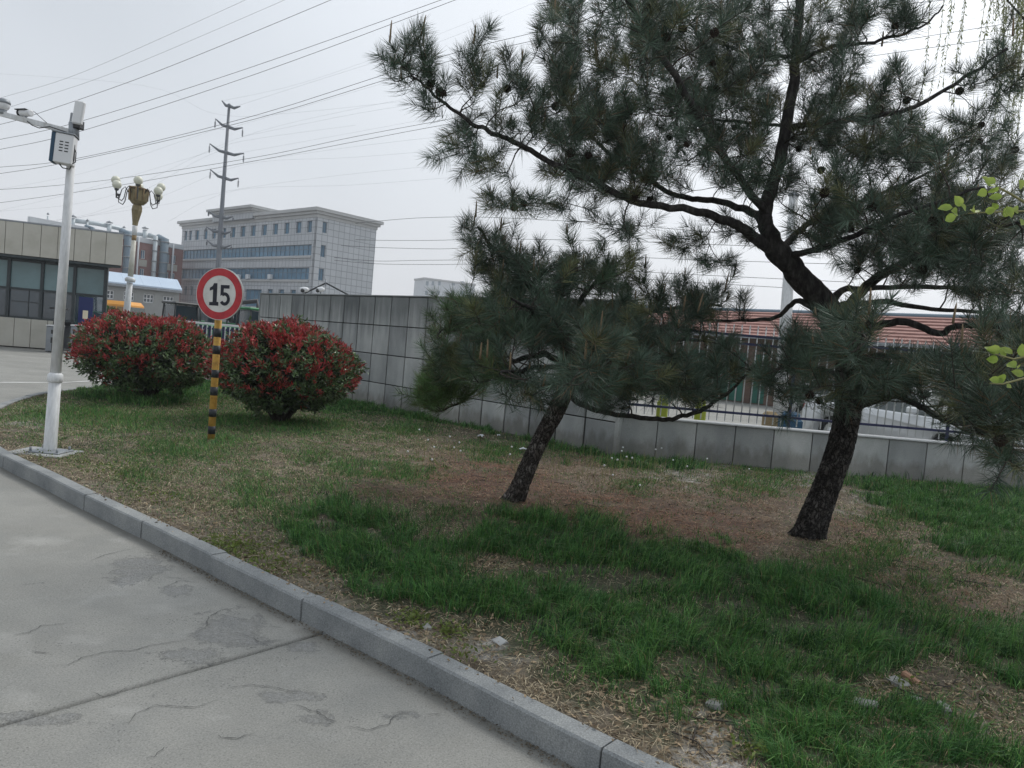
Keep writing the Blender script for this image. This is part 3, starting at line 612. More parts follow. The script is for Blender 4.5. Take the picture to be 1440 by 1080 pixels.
PP = np.array(PP); PP = PP[inpoly(PP[:, 0], PP[:, 1], POLY2)]; n = len(PP); PP[:, 2] = soil_z(PP[:, 0], PP[:, 1])+rng.uniform(0, .03, n)
ax = rng.normal(size=(n, 3)); ax[:, 2] = np.abs(ax[:, 2])*.5+.15; ax /= np.linalg.norm(ax, axis=1)[:, None]
V, F = leaf_quads(PP, ax, rng.uniform(.015, .035, n), rng.uniform(.008, .018, n))
mesh_np('low_weeds', V, F, M['leaf_soft'], col=np.repeat(np.array([.16, .21, .05])*rng.uniform(.5, 1.3, n)[:, None], 4, 0), kind='stuff')
# ================================================================== WALLS AND FENCE
def wall_mat():
    m = bpy.data.materials.new('wall_panel'); m.use_nodes = True; t = m.node_tree; p = t.nodes['Principled BSDF']; n_ = t.nodes.new; l_ = t.links.new
    g = n_('ShaderNodeNewGeometry'); oi = n_('ShaderNodeObjectInfo')
    def nz(sc_, st, det=6):
        mp = n_('ShaderNodeMapping'); mp.inputs['Scale'].default_value = st; l_(g.outputs['Position'], mp.inputs[0])
        n = n_('ShaderNodeTexNoise'); n.inputs['Scale'].default_value = sc_; n.inputs['Detail'].default_value = det; l_(mp.outputs[0], n.inputs['Vector']); return n.outputs[0]
    def ramp(s, a, b, c0, c1):
        r = n_('ShaderNodeValToRGB'); e = r.color_ramp.elements; e[0].position = a; e[0].color = (*c0, 1); e[1].position = b; e[1].color = (*c1, 1); l_(s, r.inputs[0]); return r.outputs[0]
    def mul(a, b, f=1.):
        x = n_('ShaderNodeMixRGB'); x.blend_type = 'MULTIPLY'; x.inputs[0].default_value = f; l_(a, x.inputs[1]); l_(b, x.inputs[2]); return x.outputs[0]
    c = ramp(nz(1.6, (1, 1, 1)), .3, .7, (.385, .395, .39), (.52, .53, .52))
    c = mul(c, ramp(nz(2.6, (1.2, 1.2, .45)), .36, .64, (.70, .72, .73), (1.04, 1.04, 1.04)), .7)
    c = mul(c, ramp(nz(120, (1, 1, 1), 2), .3, .7, (.8, .8, .8), (1.1, 1.1, 1.1)), .8)
    v = ramp(oi.outputs['Random'], 0, 1, (.72, .73, .74), (1.12, 1.12, 1.11)); c = mul(c, v)
    # rain grime running down from the coping
    sp = n_('ShaderNodeSeparateXYZ'); l_(g.outputs['Position'], sp.inputs[0])
    a = n_('ShaderNodeMath'); a.operation = 'MULTIPLY_ADD'; l_(nz(4, (2.2, 2.2, .12)), a.inputs[0]); a.inputs[1].default_value = 1.5; l_(sp.outputs['Z'], a.inputs[2])
    c = mul(c, ramp2(n_, l_, a.outputs[0], 2.2, 2.85))
    d = n_('ShaderNodeMath'); d.operation = 'MULTIPLY_ADD'; l_(nz(9, (1, 1, .4)), d.inputs[0]); d.inputs[1].default_value = -.5; l_(sp.outputs['Z'], d.inputs[2]); c = mul(c, ramp(d.outputs[0], 0.0, .16, (.60, .57, .52), (1, 1, 1)), .8)
    l_(c, p.inputs['Base Color']); p.inputs['Roughness'].default_value = .75; p.inputs['Specular IOR Level'].default_value = .25
    b = n_('ShaderNodeBump'); b.inputs['Strength'].default_value = .3; b.inputs['Distance'].default_value = .004; l_(nz(140, (1, 1, 1)), b.inputs['Height']); l_(b.outputs[0], p.inputs['Normal'])
    return m
def ramp2(n_, l_, s, a, b):
    r = n_('ShaderNodeMapRange'); r.inputs[1].default_value = a; r.inputs[2].default_value = b; r.inputs[3].default_value = 0; r.inputs[4].default_value = 1; l_(s, r.inputs[0])
    x = n_('ShaderNodeMixRGB'); l_(r.outputs[0], x.inputs[0]); x.inputs[1].default_value = (1, 1, 1, 1); x.inputs[2].default_value = (.50, .515, .52, 1); return x.outputs[0]
M['panel'] = wall_mat(); M['coping_pale'] = mat('coping_pale', [(.40, .41, .41), (.52, .53, .53)], 4, .85, .2, 60, coords='World')
M['joint_dark'] = mat('joint_dark', [(.025, .026, .026), (.05, .05, .05)], 8, .95)
ROWZ = [0.0, .565, 1.14, 1.715, 2.29]
tw = thing('panel_wall', 'tall grey wall clad in rows of weathered stone panels behind the shrubs', 'wall', WC, math.atan2(WD.y, WD.x))
# local frame: x runs along the wall away from the corner, -y... the island side is +y here
PWID = .57
pan = {}
def panel_mesh(wd, ht):
    k = (round(wd, 3), round(ht, 3))
    if k not in pan: pan[k] = MB().bbox(-wd/2, 0, 0, wd/2, .03, ht, .005).mesh('stone_panel', M['panel'])
    return pan[k]
ISL = 1  # island side sign, fixed below
test = Vector((WD.y, -WD.x, 0)); ISL = 1 if False else (-1 if (Vector((-WD.y, WD.x, 0)).dot(Vector((-3, 8, 0))-WC)) < 0 else 1)
MB().box(.0, -.16 if ISL > 0 else 0.0, -.05, WL, 0 if ISL > 0 else .16, 2.285).build('wall_core', M['joint_dark'], tw)
n = int(WL/PWID)
for rI in range(4):
    for k in range(n+1):
        x0 = k*PWID; x1 = min(x0+PWID, WL)
        if x1-x0 < .1: continue
        ht = ROWZ[rI+1]-ROWZ[rI]-.018
        o = link('stone_panel', panel_mesh(x1-x0-.028, ht), tw, ((x0+x1)/2, (ISL*random.uniform(.0, .003)) if ISL > 0 else -.03+random.uniform(-.003, 0), ROWZ[rI]+.009))
MB().box(-.045, -.17, -.02, .012, .034, 2.29).build('corner_panel', M['panel'], tw)
# return of the wall at the far (left) end and a thin coping
o = MB().box(WL-.004, -.19 if ISL > 0 else -.04, -.02, WL+.03, .04 if ISL > 0 else .19, 2.29).build('end_panel', M['panel'], tw)
MB().bbox(-.02, -.19 if ISL > 0 else -.045, 2.292, WL+.04, .045 if ISL > 0 else .19, 2.318, .004).build('coping', M['panel'], tw)

lw = thing('low_wall', 'low grey panelled wall with pale coping carrying the blue and white fence', 'wall', WC, math.atan2(LD.y, LD.x))
LL = 12.0; WIDL = .565
MB().box(.03, .03, -.05, LL, .22, .655).build('wall_core', M['joint_dark'], lw)
MB().box(.02, -.035, -.02, LL, .029, .085).build('plinth', M['concrete'], lw)
for k in range(int(LL/WIDL)):
    x0 = .02+k*WIDL; link('stone_panel', panel_mesh(WIDL-.012, .56), lw, (x0+WIDL/2, random.uniform(-.002, .002), .092))
k = 0
x = 0.02
while x < LL-.1:
    MB().bbox(x+.003, -.03, .657, min(x+1.695, LL)-.003, .25, .682, .006).build('coping_stone', M['coping_pale'], lw); x += 1.695
# steel fence on the low wall
fz = thing('railing_fence', 'white barred steel fence with navy rails standing on the low wall', 'fence', (WC.x, WC.y, .69), math.atan2(LD.y, LD.x))
for z in (.13, 1.14, 1.26): MB().box(.1, .09, z, LL, .13, z+.035).build('rail', M['navy'], fz)
bar = MB().cyl((0, 0, .02), (0, 0, 1.38), .009, .009, 8).lathe([(.0, 1.44), (.012, 1.40), (.009, 1.38)], n=8).mesh('bar', M['bar_white'])
post = MB().bbox(-.018, -.018, 0, .018, .018, 1.42, .003).lathe([(.0, 1.46), (.02, 1.44), (.02, 1.42)], n=8).mesh('post', M['navy'])
x = .16; k = 0
while x < LL-.05:
    if k % 20 == 0: link('post', post, fz, (x, .11, 0))
    else: link('bar', bar, fz, (x, .11, 0))
    x += .118; k += 1

# sliding gate of dark bars behind the shrubs
gl = AT(200, 446, 21); gr = AT(392, 462, 21)
gt = thing('barred_gate', 'dark barred sliding gate with white top rail between the red shrubs', 'gate', (gl.x, 21, 0), 0)
GW = gr.x-gl.x
MB().bbox(0, -.03, 1.40, GW, .03, 1.46, .008).build('top_rail', M['bar_white'], gt)
for z in (.12, .75, 1.27): MB().box(0, -.02, z, GW, .02, z+.05).build('rail', M['navy'], gt)
gb = MB().bbox(-.011, -.026, .05, .011, .026, 1.38, .004).mesh('bar', M['bar_white']); gb2 = MB().bbox(-.04, .03, .06, .04, .06, 1.38, .004).mesh('bar', M['navy'])
x = .04
while x < GW: link('bar', gb, gt, (x, 0, 0)); link('bar', gb2, gt, (x+.065, 0, 0)); x += .13
wh = MB().lathe([(.0, -.02), (.05, -.02), (.05, .02), (.0, .02)], axis='y', n=12).mesh('wheel', M['tyre'])
for k in range(5): link('wheel', wh, gt, (.3+k*(GW-.6)/4, 0, .03))

# ================================================================== SPEED LIMIT SIGN
SG = G(297, 617, .1); px_m = FPX/SG.y
sg = thing('speed_limit_sign', 'round red ringed speed limit sign on a yellow and black striped post', 'road sign', (SG.x, SG.y, .06))
top = AT(311, 384, SG.y); lean = Vector((top.x-SG.x, 0, top.z-.06)); Hh = lean.z
def onp(z): return Vector((lean.x*z/Hh, 0, z))
def zz(py): # height above sign foot of a point of the post seen at photo row py
    px_ = 297+(617-py)*.07; return AT(px_, py, SG.y).z-.06
MB().cyl(onp(-.1), onp(zz(400)), .041, n=16).build('post', M['yellow'], sg)
for a, b in [(474, 462), (498, 486), (531, 520), (556, 544), (586, 575), (610, 599)]:
    MB().cyl(onp(zz(a)), onp(zz(b)), .0428, n=16).build('black_band', M['band_black'], sg)
dc = AT(309.5, 413.5, SG.y-.07); RD = 36.3/px_m
ang = math.radians(-12)
disc = MB().lathe([(.001, .012), (RD-.004, .012), (RD, .008), (RD, -.012), (RD-.01, -.012), (RD-.012, .004), (.001, .004)], axis='y', n=56).build('back_plate', M['sign_back'], sg, loc=(dc.x-SG.x, dc.y-SG.y, dc.z-.06), rot=(0, math.radians(0), ang))
def face(name, prof, m, y): return MB().lathe(prof, (0, y, 0), axis='y', n=56, sm=False).build(name, m, disc)
face('white_face', [(.0008, 0), (RD*.74, 0)], M['sign_white'], -.0145); face('rim', [(RD*.965, 0), (RD*.999, 0)], M['sign_white'], -.0145)
face('red_ring', [(RD*.70, 0), (RD*.975, 0)], M['sign_red'], -.0165)
def strip(pts, w, y0, name):   # stroke of constant width in x,z
    vs = []; n = len(pts)
    for i, (x, z) in enumerate(pts):
        a = Vector(pts[max(i-1, 0)]); b = Vector(pts[min(i+1, n-1)]); t = (b-a).normalized(); ww = w[i] if hasattr(w, '__len__') else w
        vs += [(x-t.y*ww/2, y0, z+t.x*ww/2), (x+t.y*ww/2, y0, z-t.x*ww/2)]
    fs = [(2*i, 2*i+1, 2*i+3, 2*i+2) for i in range(n-1)]; return vs, fs
U = RD/36.3     # one photo pixel on the disc
def px2(x, y):
    a, b = (x-309.5)*U, -(y-414.5)*U; c_, s_ = math.cos(math.radians(5)), math.sin(math.radians(5)); return (a*c_-b*s_, a*s_+b*c_)
m1 = MB()
one = [(301.6, 399.3), (307.0, 399.6), (305.2, 425.4), (308.0, 425.7), (307.6, 430.9), (293.4, 429.8), (293.8, 425.3), (298.9, 425.4), (300.0, 408.2), (294.7, 409.7), (294.9, 405.6), (299.3, 403.4)]
def flat_poly(pts, y):
    return [(*(lambda q: (q[0], y, q[1]))(px2(a, b)),) for a, b in pts]
def tri_poly(b, pts, y): b.add(flat_poly(pts, y), [tuple(range(len(pts)))])
tri_poly(m1, one, -.0165)
m1.build('digit_one', M['sign_black'], disc)
m5 = MB()
tri_poly(m5, [(312.0, 402.0), (325.8, 402.8), (325.4, 407.6), (316.8, 407.2), (316.2, 414.2), (311.2, 417.4)], -.0165)
cx5, cy5 = 317.6, 421.6; pts = []
for k in range(19):
    a = math.radians(128-k*(128+150)/18); pts.append(px2(cx5+6.0*math.cos(a), cy5-7.0*math.sin(a)))
v_, f_ = strip(pts, [4.6*U]*19, -.0175, ''); m5.add(v_, f_); m5.build('digit_five', M['sign_black'], disc)
bm_ = MB()
for dz in (-.14, .14): bm_.box(-.06, .012, dz-.015, .06, .03, dz+.015)
bm_.build('bracket', M['sign_back'], disc)
for dx in (-.012, .012): MB().ball((dx, -.016, .155), .003, 8, 5).build('rivet', M['sign_back'], disc)

# ================================================================== CAMERA POLE
CP = G(70, 636, .1)
cp = thing('camera_pole', 'white tapered pole on a bolted base plate carrying surveillance cameras', 'pole', (CP.x, CP.y, .085))
pt = AT(104, 172, CP.y); v = Vector((pt.x-CP.x, 0, pt.z-.085))
def cpp(f): return v*f
ppm = FPX/CP.y
def fr(px, py): q = AT(px, py, CP.y); return (q.z-.085)/v.z
MB().tube([cpp(0), cpp(.02), cpp(fr(72, 537))], [.060, .058, .053], 24).build('lower_shaft', M['pole_white'], cp)
fr2 = fr(75, 532)
MB().tube([cpp(fr2-.012), cpp(fr2-.006), cpp(fr2+.012), cpp(fr2+.018)], [.055, .069, .066, .044], 24).build('collar', M['pole_white'], cp)
MB().tube([cpp(fr2+.01), cpp(1.0)], [.047, .034], 24).build('upper_shaft', M['pole_white'], cp)
MB().bbox(-.30, -.22, -.05, .22, .20, .022, .008).build('concrete_pad', M['concrete'], cp); MB().bbox(-.15, -.13, .0225, .16, .13, .036, .003).build('base_plate', M['steel'], cp)
bo = MB().cyl((0, 0, 0), (0, 0, .035), .012, n=6).mesh('bolt', M['steel'])
for sx in (-.125, .13):
    for sy in (-.1, .1): link('bolt', bo, cp, (sx, sy, .034))
def rel(px, py, dY=0): q = AT(px, py, CP.y+dY); return Vector((q.x-CP.x, q.y-CP.y, q.z-.085))
arm0, arm1 = rel(101, 186), rel(-14, 156)
ar = MB().tube([arm0, arm1], [.034, .030], 4, sm=False, twist=PI/4).build('arm', M['pole_white'], cp)
MB().tube([rel(104, 196), rel(104, 173)], .045, 20).build('arm_clamp', M['steel'], cp)
MB().bbox(-.03, -.05, -.02, .035, .03, .06, .005).build('clamp_box', M['black_plastic'], cp, loc=rel(111, 179))
def angled(b, name, m, a, parent=cp, loc=(0, 0, 0)): return b.build(name, m, parent, loc=loc, rot=a)
angled(MB().bbox(-.042, -.03, 0, .042, .03, .22, .012), 'antenna', M['plastic_white'], (0, math.radians(6), .2), loc=rel(108, 175, -.05))
angled(MB().bbox(-.02, -.02, 0, .02, .02, .12, .005), 'antenna_mount', M['steel'], (0, math.radians(5), 0), loc=rel(101, 177))
cb = angled(MB().bbox(-.075, -.075, -.135, .075, .075, .135, .006), 'cabinet', M['plastic_white'], (0, math.radians(3), math.radians(18)), loc=rel(92, 211, -.09))
MB().bbox(-.108, -.0735, -.137, -.0755, .0735, .137, .004).build('cabinet_side', mat('cabinet_blue', [(.035, .075, .12)], rough=.5), cb)
MB().bbox(-.11, -.085, .136, .085, .085, .15, .005).build('cabinet_lid', M['steel'], cb)
vm = MB()
for r in range(4):
    for c_ in range(2): vm.box(-.035+c_*.045, -.0775, -.03+r*.028, -.005+c_*.045, -.0755, -.02+r*.028)
vm.build('vent', M['dark_metal'], cb)
# cables
MB().tube([rel(101, 190, -.06), rel(105, 205, -.08), rel(104, 225, -.07), rel(98, 238, -.06), rel(88, 236, -.08), rel(83, 230, -.1)], .006, 6).tube([rel(102, 200, -.06), rel(107, 215, -.07), rel(106, 228, -.07), rel(99, 232, -.1)], .005, 6).tube([rel(94, 186, -.05), rel(70, 178, -.04), rel(55, 180, -.04), rel(45, 176, -.04), rel(38, 170, -.04)], .005, 6).build('cable', M['black_plastic'], cp)
MB().tube([rel(48, 157, -.03), rel(66, 173, -.03)], .003, 5).build('camera_cable', M['black_plastic'], cp)
# bullet camera and dome camera stand on the arm
bc = thing('bullet_camera', 'white bullet camera with black hood standing on the pole arm', 'camera', Vector(CP)+rel(36, 167)+Vector((0, 0, -.015)), math.radians(-20))
MB().tube([(-.09, 0, .075), (-.07, 0, .078), (.09, 0, .07), (.095, 0, .07)], [.043, .048, .045, .03], 12).build('camera_body', M['plastic_white'], bc)
MB().bbox(-.14, -.062, .105, .06, .062, .118, .004).build('hood', M['black_plastic'], bc)
MB().tube([(-.115, 0, .07), (-.088, 0, .075)], [.05, .05], 16).build('lens_housing', M['black_plastic'], bc)
MB().cyl((0, 0, 0), (0, 0, .04), .014).cyl((0, 0, 0), (0, 0, .008), .03).build('camera_bracket', M['steel'], bc)
bc.scale = (.72, .72, .72)
dc_ = thing('dome_camera', 'grey speed dome camera at the end of the pole arm', 'camera', Vector(CP)+rel(4, 161)+Vector((0, 0, -.015)))
dc_.scale = (.9, .9, .9)
MB().cyl((0, 0, 0), (0, 0, .05), .035).build('camera_neck', M['steel'], dc_)
MB().ball((0, 0, .10), .062, 18, 10).build('dome', M['plastic_white'], dc_)
MB().lathe([(.02, .165), (.055, .155), (.066, .13), (.066, .112), (.05, .11)], n=18).build('dome_cover', M['steel'], dc_)
MB().ball((-.03, -.045, .09), .03, 12, 8).build('lens', M['black_plastic'], dc_)
# ================================================================== BUILDINGS
class Facade:
    """vertical plane through (x,y) along dir; at(px,py) gives distance along it and height of what the photo shows there"""
    def __init__(s, x, y, dx, dy): s.o = Vector((x, y, 0)); s.d = Vector((dx, dy, 0)).normalized(); s.n = Vector((-s.d.y, s.d.x, 0))
    def at(s, px, py):
        d = ray(px, py); t = s.n.dot(s.o-CAM)/s.n.dot(d); p = CAM+d*t; return (p-s.o).dot(s.d), p.z
    def rz(s): return math.atan2(s.d.y, s.d.x)
def frame_mb(x0, z0, x1, z1, y, b, dep=.05, vm=(), hm=()):
    m = MB(); m.box(x0, y-dep, z0, x0+b, y, z1).box(x1-b, y-dep, z0, x1, y, z1).box(x0+b, y-dep, z1-b, x1-b, y, z1).box(x0+b, y-dep, z0, x1-b, y, z0+b)
    for x in vm: m.box(x-b/2, y-dep*.9, z0+b, x+b/2, y, z1-b)
    for z in hm: m.box(x0+b, y-dep*.8, z-b/2, x1-b, y, z+b/2)
    return m
M['pole_cream'] = mat('pole_cream', [(.40, .37, .27), (.58, .57, .50), (.64, .64, .6)], 2.2, .5, stretch=(1, 1, .6), coords='World')
# --- gatehouse
a0, a1 = AT(0, 400, 25.4), AT(172, 400, 26.5); GHF = Facade(a0.x, a0.y, a1.x-a0.x, a1.y-a0.y)
gh = thing('gatehouse', 'flat roofed gatehouse with beige cladding panels and dark glazed front', 'building', (a0.x, a0.y, 0), GHF.rz())
sR = GHF.at(172, 350)[0]; sC = GHF.at(141, 420)[0]; zT = 4.33; zB = 3.18; SL = -9.0
def wedge(y0, y1, x1, z0, z1):
    k = .62
    return MB().add([(SL, y0, z0), (x1, y0, z0), (x1-k*(y1-y0), y1, z0), (SL, y1, z0), (SL, y0, z1), (x1, y0, z1), (x1-k*(y1-y0), y1, z1), (SL, y1, z1)], [(0, 3, 2, 1), (4, 5, 6, 7), (0, 1, 5, 4), (1, 2, 6, 5), (2, 3, 7, 6), (3, 0, 4, 7)])
wedge(.06, 7, sR-.03, zB, zT-.02).build('parapet_core', M['joint_dark'], gh)
wedge(.0, 7, sR+.01, zT-.02, zT+.03).build('parapet_cap', M['steel'], gh)
js = [GHF.at(x, 345)[0] for x in (6.5, 31.5, 57, 81, 104.5, 127.5, 149)]; js = [js[0]-.64*k for k in range(14, 0, -1)]+js+[sR]
for a, b in zip(js, js[1:]): MB().bbox(a+.008, 0.0, zB+.02, b-.008, .05, zT-.03, .004).build('cladding_panel', M['cladding'], gh)
wedge(.02, 7, sR-.02, zB-.07, zB-.002).build('soffit', M['frame_dark'], gh)
zs = 1.02; yG = .75; ztr = 2.06
jb = [GHF.at(x, 470)[0] for x in (10, 34, 58)]; jb = [jb[0]-.64*k for k in range(14, 0, -1)]+jb+[GHF.at(66, 470)[0]]
for a, b in zip(jb, jb[1:]): MB().bbox(a+.008, yG-.12, .02, b-.008, yG-.06, zs, .004).build('base_panel', M['cladding'], gh)
MB().box(SL, yG-.06, 0, jb[-1], yG+.1, zs).build('plinth_wall', M['joint_dark'], gh)
ms = [GHF.at(x, 400)[0]*1.0 for x in (1.5, 50, 97, 141)]; ms = [ms[0]-1.25*k for k in range(6, 0, -1)]+ms
k0 = 1+yG/25.
for i, (a, b) in enumerate(zip(ms, ms[1:])):
    last = i == len(ms)-2
    f = MB().box(a-.05, yG-.1, zs, a+.05, yG+.02, zB-.07).box(a+.05, yG-.07, ztr-.04, b-.05, yG, ztr+.04).box(a+.05, yG-.07, zB-.17, b-.05, yG, zB-.07)
    if not last: f.box(a+.05, yG-.07, zs, b-.05, yG, zs+.07)
    w_ = f.build('window', M['frame_dark'], gh)
    MB().box(a+.05, yG-.02, ztr+.04, b-.05, yG-.005, zB-.17).build('pane', M['glass_pale'], w_)
    if not last:
        MB().box(a+.05, yG-.02, zs+.07, b-.05, yG-.005, ztr-.04).build('pane', M['glass_dark'], w_)
        if i % 2 == 0: MB().box(a+.1, yG-.035, 1.6, b-.1, yG-.021, 1.63).box(a+.62, yG-.035, zs+.07, a+.65, yG-.021, ztr-.04).build('sash', M['frame_dark'], w_)
MB().box(sC-.06, yG-.12, 0, sC+.06, yG+.02, zB-.07).build('corner_column', M['frame_dark'], gh)
MB().box(SL, 5.2, 0, ms[-2], 5.4, zB).build('back_wall', M['render_grey'], gh)
MB().box(SL, yG+.1, .0, ms[-2]-.1, 5.2, .05).build('floor_slab', M['concrete'], gh)
MB().box(ms[-2]-.05, yG+.02, 0, ms[-2]+.05, 5.2, zB-.07).build('side_frame', M['glass_dark'], gh)
dsk = MB().box(-6, 1.6, .05, 2.6, 2.2, .85).box(-4, 4.0, .05, 2.0, 4.5, 1.9); dsk.build('counter', M['steel'], gh)
# notice board, turnstiles, face reader stand
s0, z0 = GHF.at(109, 453); s1, z1 = GHF.at(131, 419)
bp = Vector((a0.x, a0.y, 0))+GHF.d*s0
nb = thing('notice_board', 'tall dark blue notice board with a pale paper at the gatehouse corner', 'notice board', bp-GHF.n*.0, GHF.rz())
MB().bbox(0, 0, z0, s1-s0, .06, z1, .01).build('board', M['blue_board'], nb); MB().box(.0, .01, 0, .05, .05, z0).box(s1-s0-.05, .01, 0, s1-s0, .05, z0).build('leg', M['dark_metal'], nb)
q0, y0 = GHF.at(116, 448); q1, y1 = GHF.at(124, 437); MB().box(q0-s0, -.008, y0, q1-s0, -.001, y1).build('paper', M['paper'], nb)
for j, (p0, p1, lab) in enumerate([(76, 92, 'steel turnstile box directly behind the white camera pole'), (109, 119, 'steel turnstile box below the blue notice board, left one'), (122, 131, 'steel turnstile box below the blue notice board, right one')]):
    a, zt = GHF.at(p0, 457); b, _ = GHF.at(p1, 457); org = Vector((a0.x, a0.y, 0))+GHF.d*a-GHF.n*.35
    t_ = thing('turnstile', lab, 'turnstile', org, GHF.rz(), 'turnstiles beside the gatehouse')
    MB().bbox(0, -.5, 0, b-a, .3, zt-.03, .02).build('cabinet', M['steel'], t_); MB().bbox(-.01, -.52, zt-.028, b-a+.01, .32, zt+.01, .01).build('lid', M['plastic_white'], t_)
    MB().bbox((b-a)/2-.02, -.53, .3, (b-a)/2+.02, -.501, zt-.15, .004).build('reader_slot', M['black_plastic'], t_)
a, zt = GHF.at(97, 434); org = Vector((a0.x, a0.y, 0))+GHF.d*a-GHF.n*1.1
rd = thing('face_reader_stand', 'black face reader on a white post in front of the gatehouse', 'scanner', org, GHF.rz())
MB().cyl((0, 0, .75), (0, 0, zt-.2), .035).build('post', M['plastic_white'], rd); MB().bbox(-.16, -.1, 0, .16, .1, .75, .02).build('base_cabinet', M['black_plastic'], rd)
MB().bbox(-.26, -.14, zt-.06, .24, .1, zt, .01).bbox(-.09, -.06, zt-.27, .09, .05, zt-.07, .01).build('hood', M['black_plastic'], rd)
MB().box(-.07, -.066, zt-.24, .07, -.061, zt-.1).build('screen', M['glass_dark'], rd); MB().bbox(-.2, -.13, .5, .1, -.101, .62, .005).build('control_panel', M['steel'], rd)

# --- main office building
cA = AT(447, 300, 118); OF = Facade(cA.x, cA.y, -.75, .66); OR = Facade(cA.x, cA.y, .66, .75)
ob = thing('office_building', 'large stone tiled office block with long blue window bands and a stepped roofline', 'building', (cA.x, cA.y, 0), OF.rz())
# local: x along the front (to the left), facade normal towards the camera is +y ; body behind is -y
LF = OF.at(256, 330)[0]; LR = OR.at(529, 330)[0]; HT = OF.at(447, 305)[1]; HC = OF.at(447, 292)[1]
def tile_mat(name, c0, c1):
    m = mat(name, [c0, c1], .12, .8, coords='World'); t = m.node_tree; p = t.nodes['Principled BSDF']
    src = p.inputs['Base Color'].links[0].from_socket; tcx = t.nodes.new('ShaderNodeTexCoord'); sx = t.nodes.new('ShaderNodeSeparateXYZ'); t.links.new(tcx.outputs['Object'], sx.inputs[0])
    ad_ = t.nodes.new('ShaderNodeMath'); ad_.operation = 'SUBTRACT'; t.links.new(sx.outputs['X'], ad_.inputs[0]); t.links.new(sx.outputs['Y'], ad_.inputs[1])
    cb_ = t.nodes.new('ShaderNodeCombineXYZ'); t.links.new(ad_.outputs[0], cb_.inputs[0]); t.links.new(sx.outputs['Z'], cb_.inputs[1])
    b = t.nodes.new('ShaderNodeTexBrick'); b.offset = 0; b.inputs['Scale'].default_value = 1; b.inputs['Brick Width'].default_value = 1.05; b.inputs['Row Height'].default_value = 1.05
    b.inputs['Mortar Size'].default_value = .045; b.inputs['Mortar Smooth'].default_value = 0; b.inputs['Color1'].default_value = (1, 1, 1, 1); b.inputs['Color2'].default_value = (.9, .9, .9, 1); b.inputs['Mortar'].default_value = (.48, .5, .52, 1)
    t.links.new(cb_.outputs[0], b.inputs['Vector']); mm = t.nodes.new('ShaderNodeMixRGB'); mm.blend_type = 'MULTIPLY'; mm.inputs[0].default_value = 1
    t.links.new(src, mm.inputs[1]); t.links.new(b.outputs[0], mm.inputs[2]); t.links.new(mm.outputs[0], p.inputs['Base Color']); return m
M['office_tile'] = tile_mat('office_tile', (.48, .505, .525), (.56, .58, .60)); M['office_trim'] = mat('office_trim', [(.42, .43, .425), (.50, .505, .50)], .3, .8)
SB = lambda px, py: OF.at(px, py)
# window bands and openings as real recesses: wall built of horizontal and vertical pieces in front of a recessed glass plane
def rect(px0, py0, px1, py1, F=OF):
    a = F.at(px0, py0); b = F.at(px1, py1); return (min(a[0], b[0]), min(a[1], b[1]), max(a[0], b[0]), max(a[1], b[1]))
zr = lambda py, px=438: OF.at(px, py)[1]
xb1 = OF.at(438.3, 345)[0]; xb2 = OF.at(256, 355)[0]
B1 = (xb1, OF.at(437, 358.9)[1], LF-.8, OF.at(438.3, 343.3)[1]); B2 = (xb1+.2, OF.at(435, 392.9)[1], LF-.8, OF.at(435.6, 376)[1])
topw = [(261, 332, 3.6), (267.5, 331.3, 3.6), (277, 330, 5.2), (289, 328.6, 5.2), (301, 327.5, 5.2), (315, 327, 5), (327.5, 326.3, 6.3), (341.6, 325, 6.6), (356, 324, 6.8), (371.6, 322.8, 7), (387, 321.6, 7), (403.2, 320, 7.2), (419.8, 319.3, 7.6), (435.2, 318.4, 7)]
def openwall(parent, rects, x0, x1, z0, z1, y0, y1, m, name='wall'):
    """solid wall with rectangular openings: grid of boxes, openings left out"""
    xs = sorted({x0, x1, *[r[0] for r in rects], *[r[2] for r in rects]}); zs_ = sorted({z0, z1, *[r[1] for r in rects], *[r[3] for r in rects]})
    xs = [x for x in xs if x0 <= x <= x1]; zs_ = [z for z in zs_ if z0 <= z <= z1]; b = MB()
    for i in range(len(zs_)-1):
        run = None
        for j in range(len(xs)-1):
            cx, cz = (xs[j]+xs[j+1])/2, (zs_[i]+zs_[i+1])/2; hole = any(r[0] < cx < r[2] and r[1] < cz < r[3] for r in rects)
            if not hole and run is None: run = xs[j]
            if (hole or j == len(xs)-2) and run is not None:
                b.box(run, y0, zs_[i], xs[j] if hole else xs[j+1], y1, zs_[i+1]); run = None
    return b.build(name, m, parent)
tw_ = []
for cx, cy, wd in topw:
    s_, z_ = OF.at(cx, cy); k = abs(OF.at(cx-wd/2, cy)[0]-OF.at(cx+wd/2, cy)[0])/2
    zc = (OF.at(435.2, 318.4)[1]); tw_.append((s_-k, zc-.92, s_+k, zc+.92))
gz = OF.at(408, 411)[1]; gw = [(SB(x, 411)[0]-.85, gz-.55, SB(x, 411)[0]+.85, gz+.45) for x in (379.6, 395.4, 412)]
gl_ = [(SB(x, 410)[0]-.5, gz-1.1, SB(x, 410)[0]+.5, gz+.6) for x in (253.6, 260.7, 269)]
ent = rect(343, 430, 368, 407)
holes = tw_+[B1, B2]+gw+gl_+[ent]
openwall(ob, holes, 0.001, LF, 0, HT, -.6, 0, M['office_tile'], 'front_wall')
MB().box(-.0, -11.0, 0, .6, -.601, .1).build('foundation', M['office_trim'], ob)
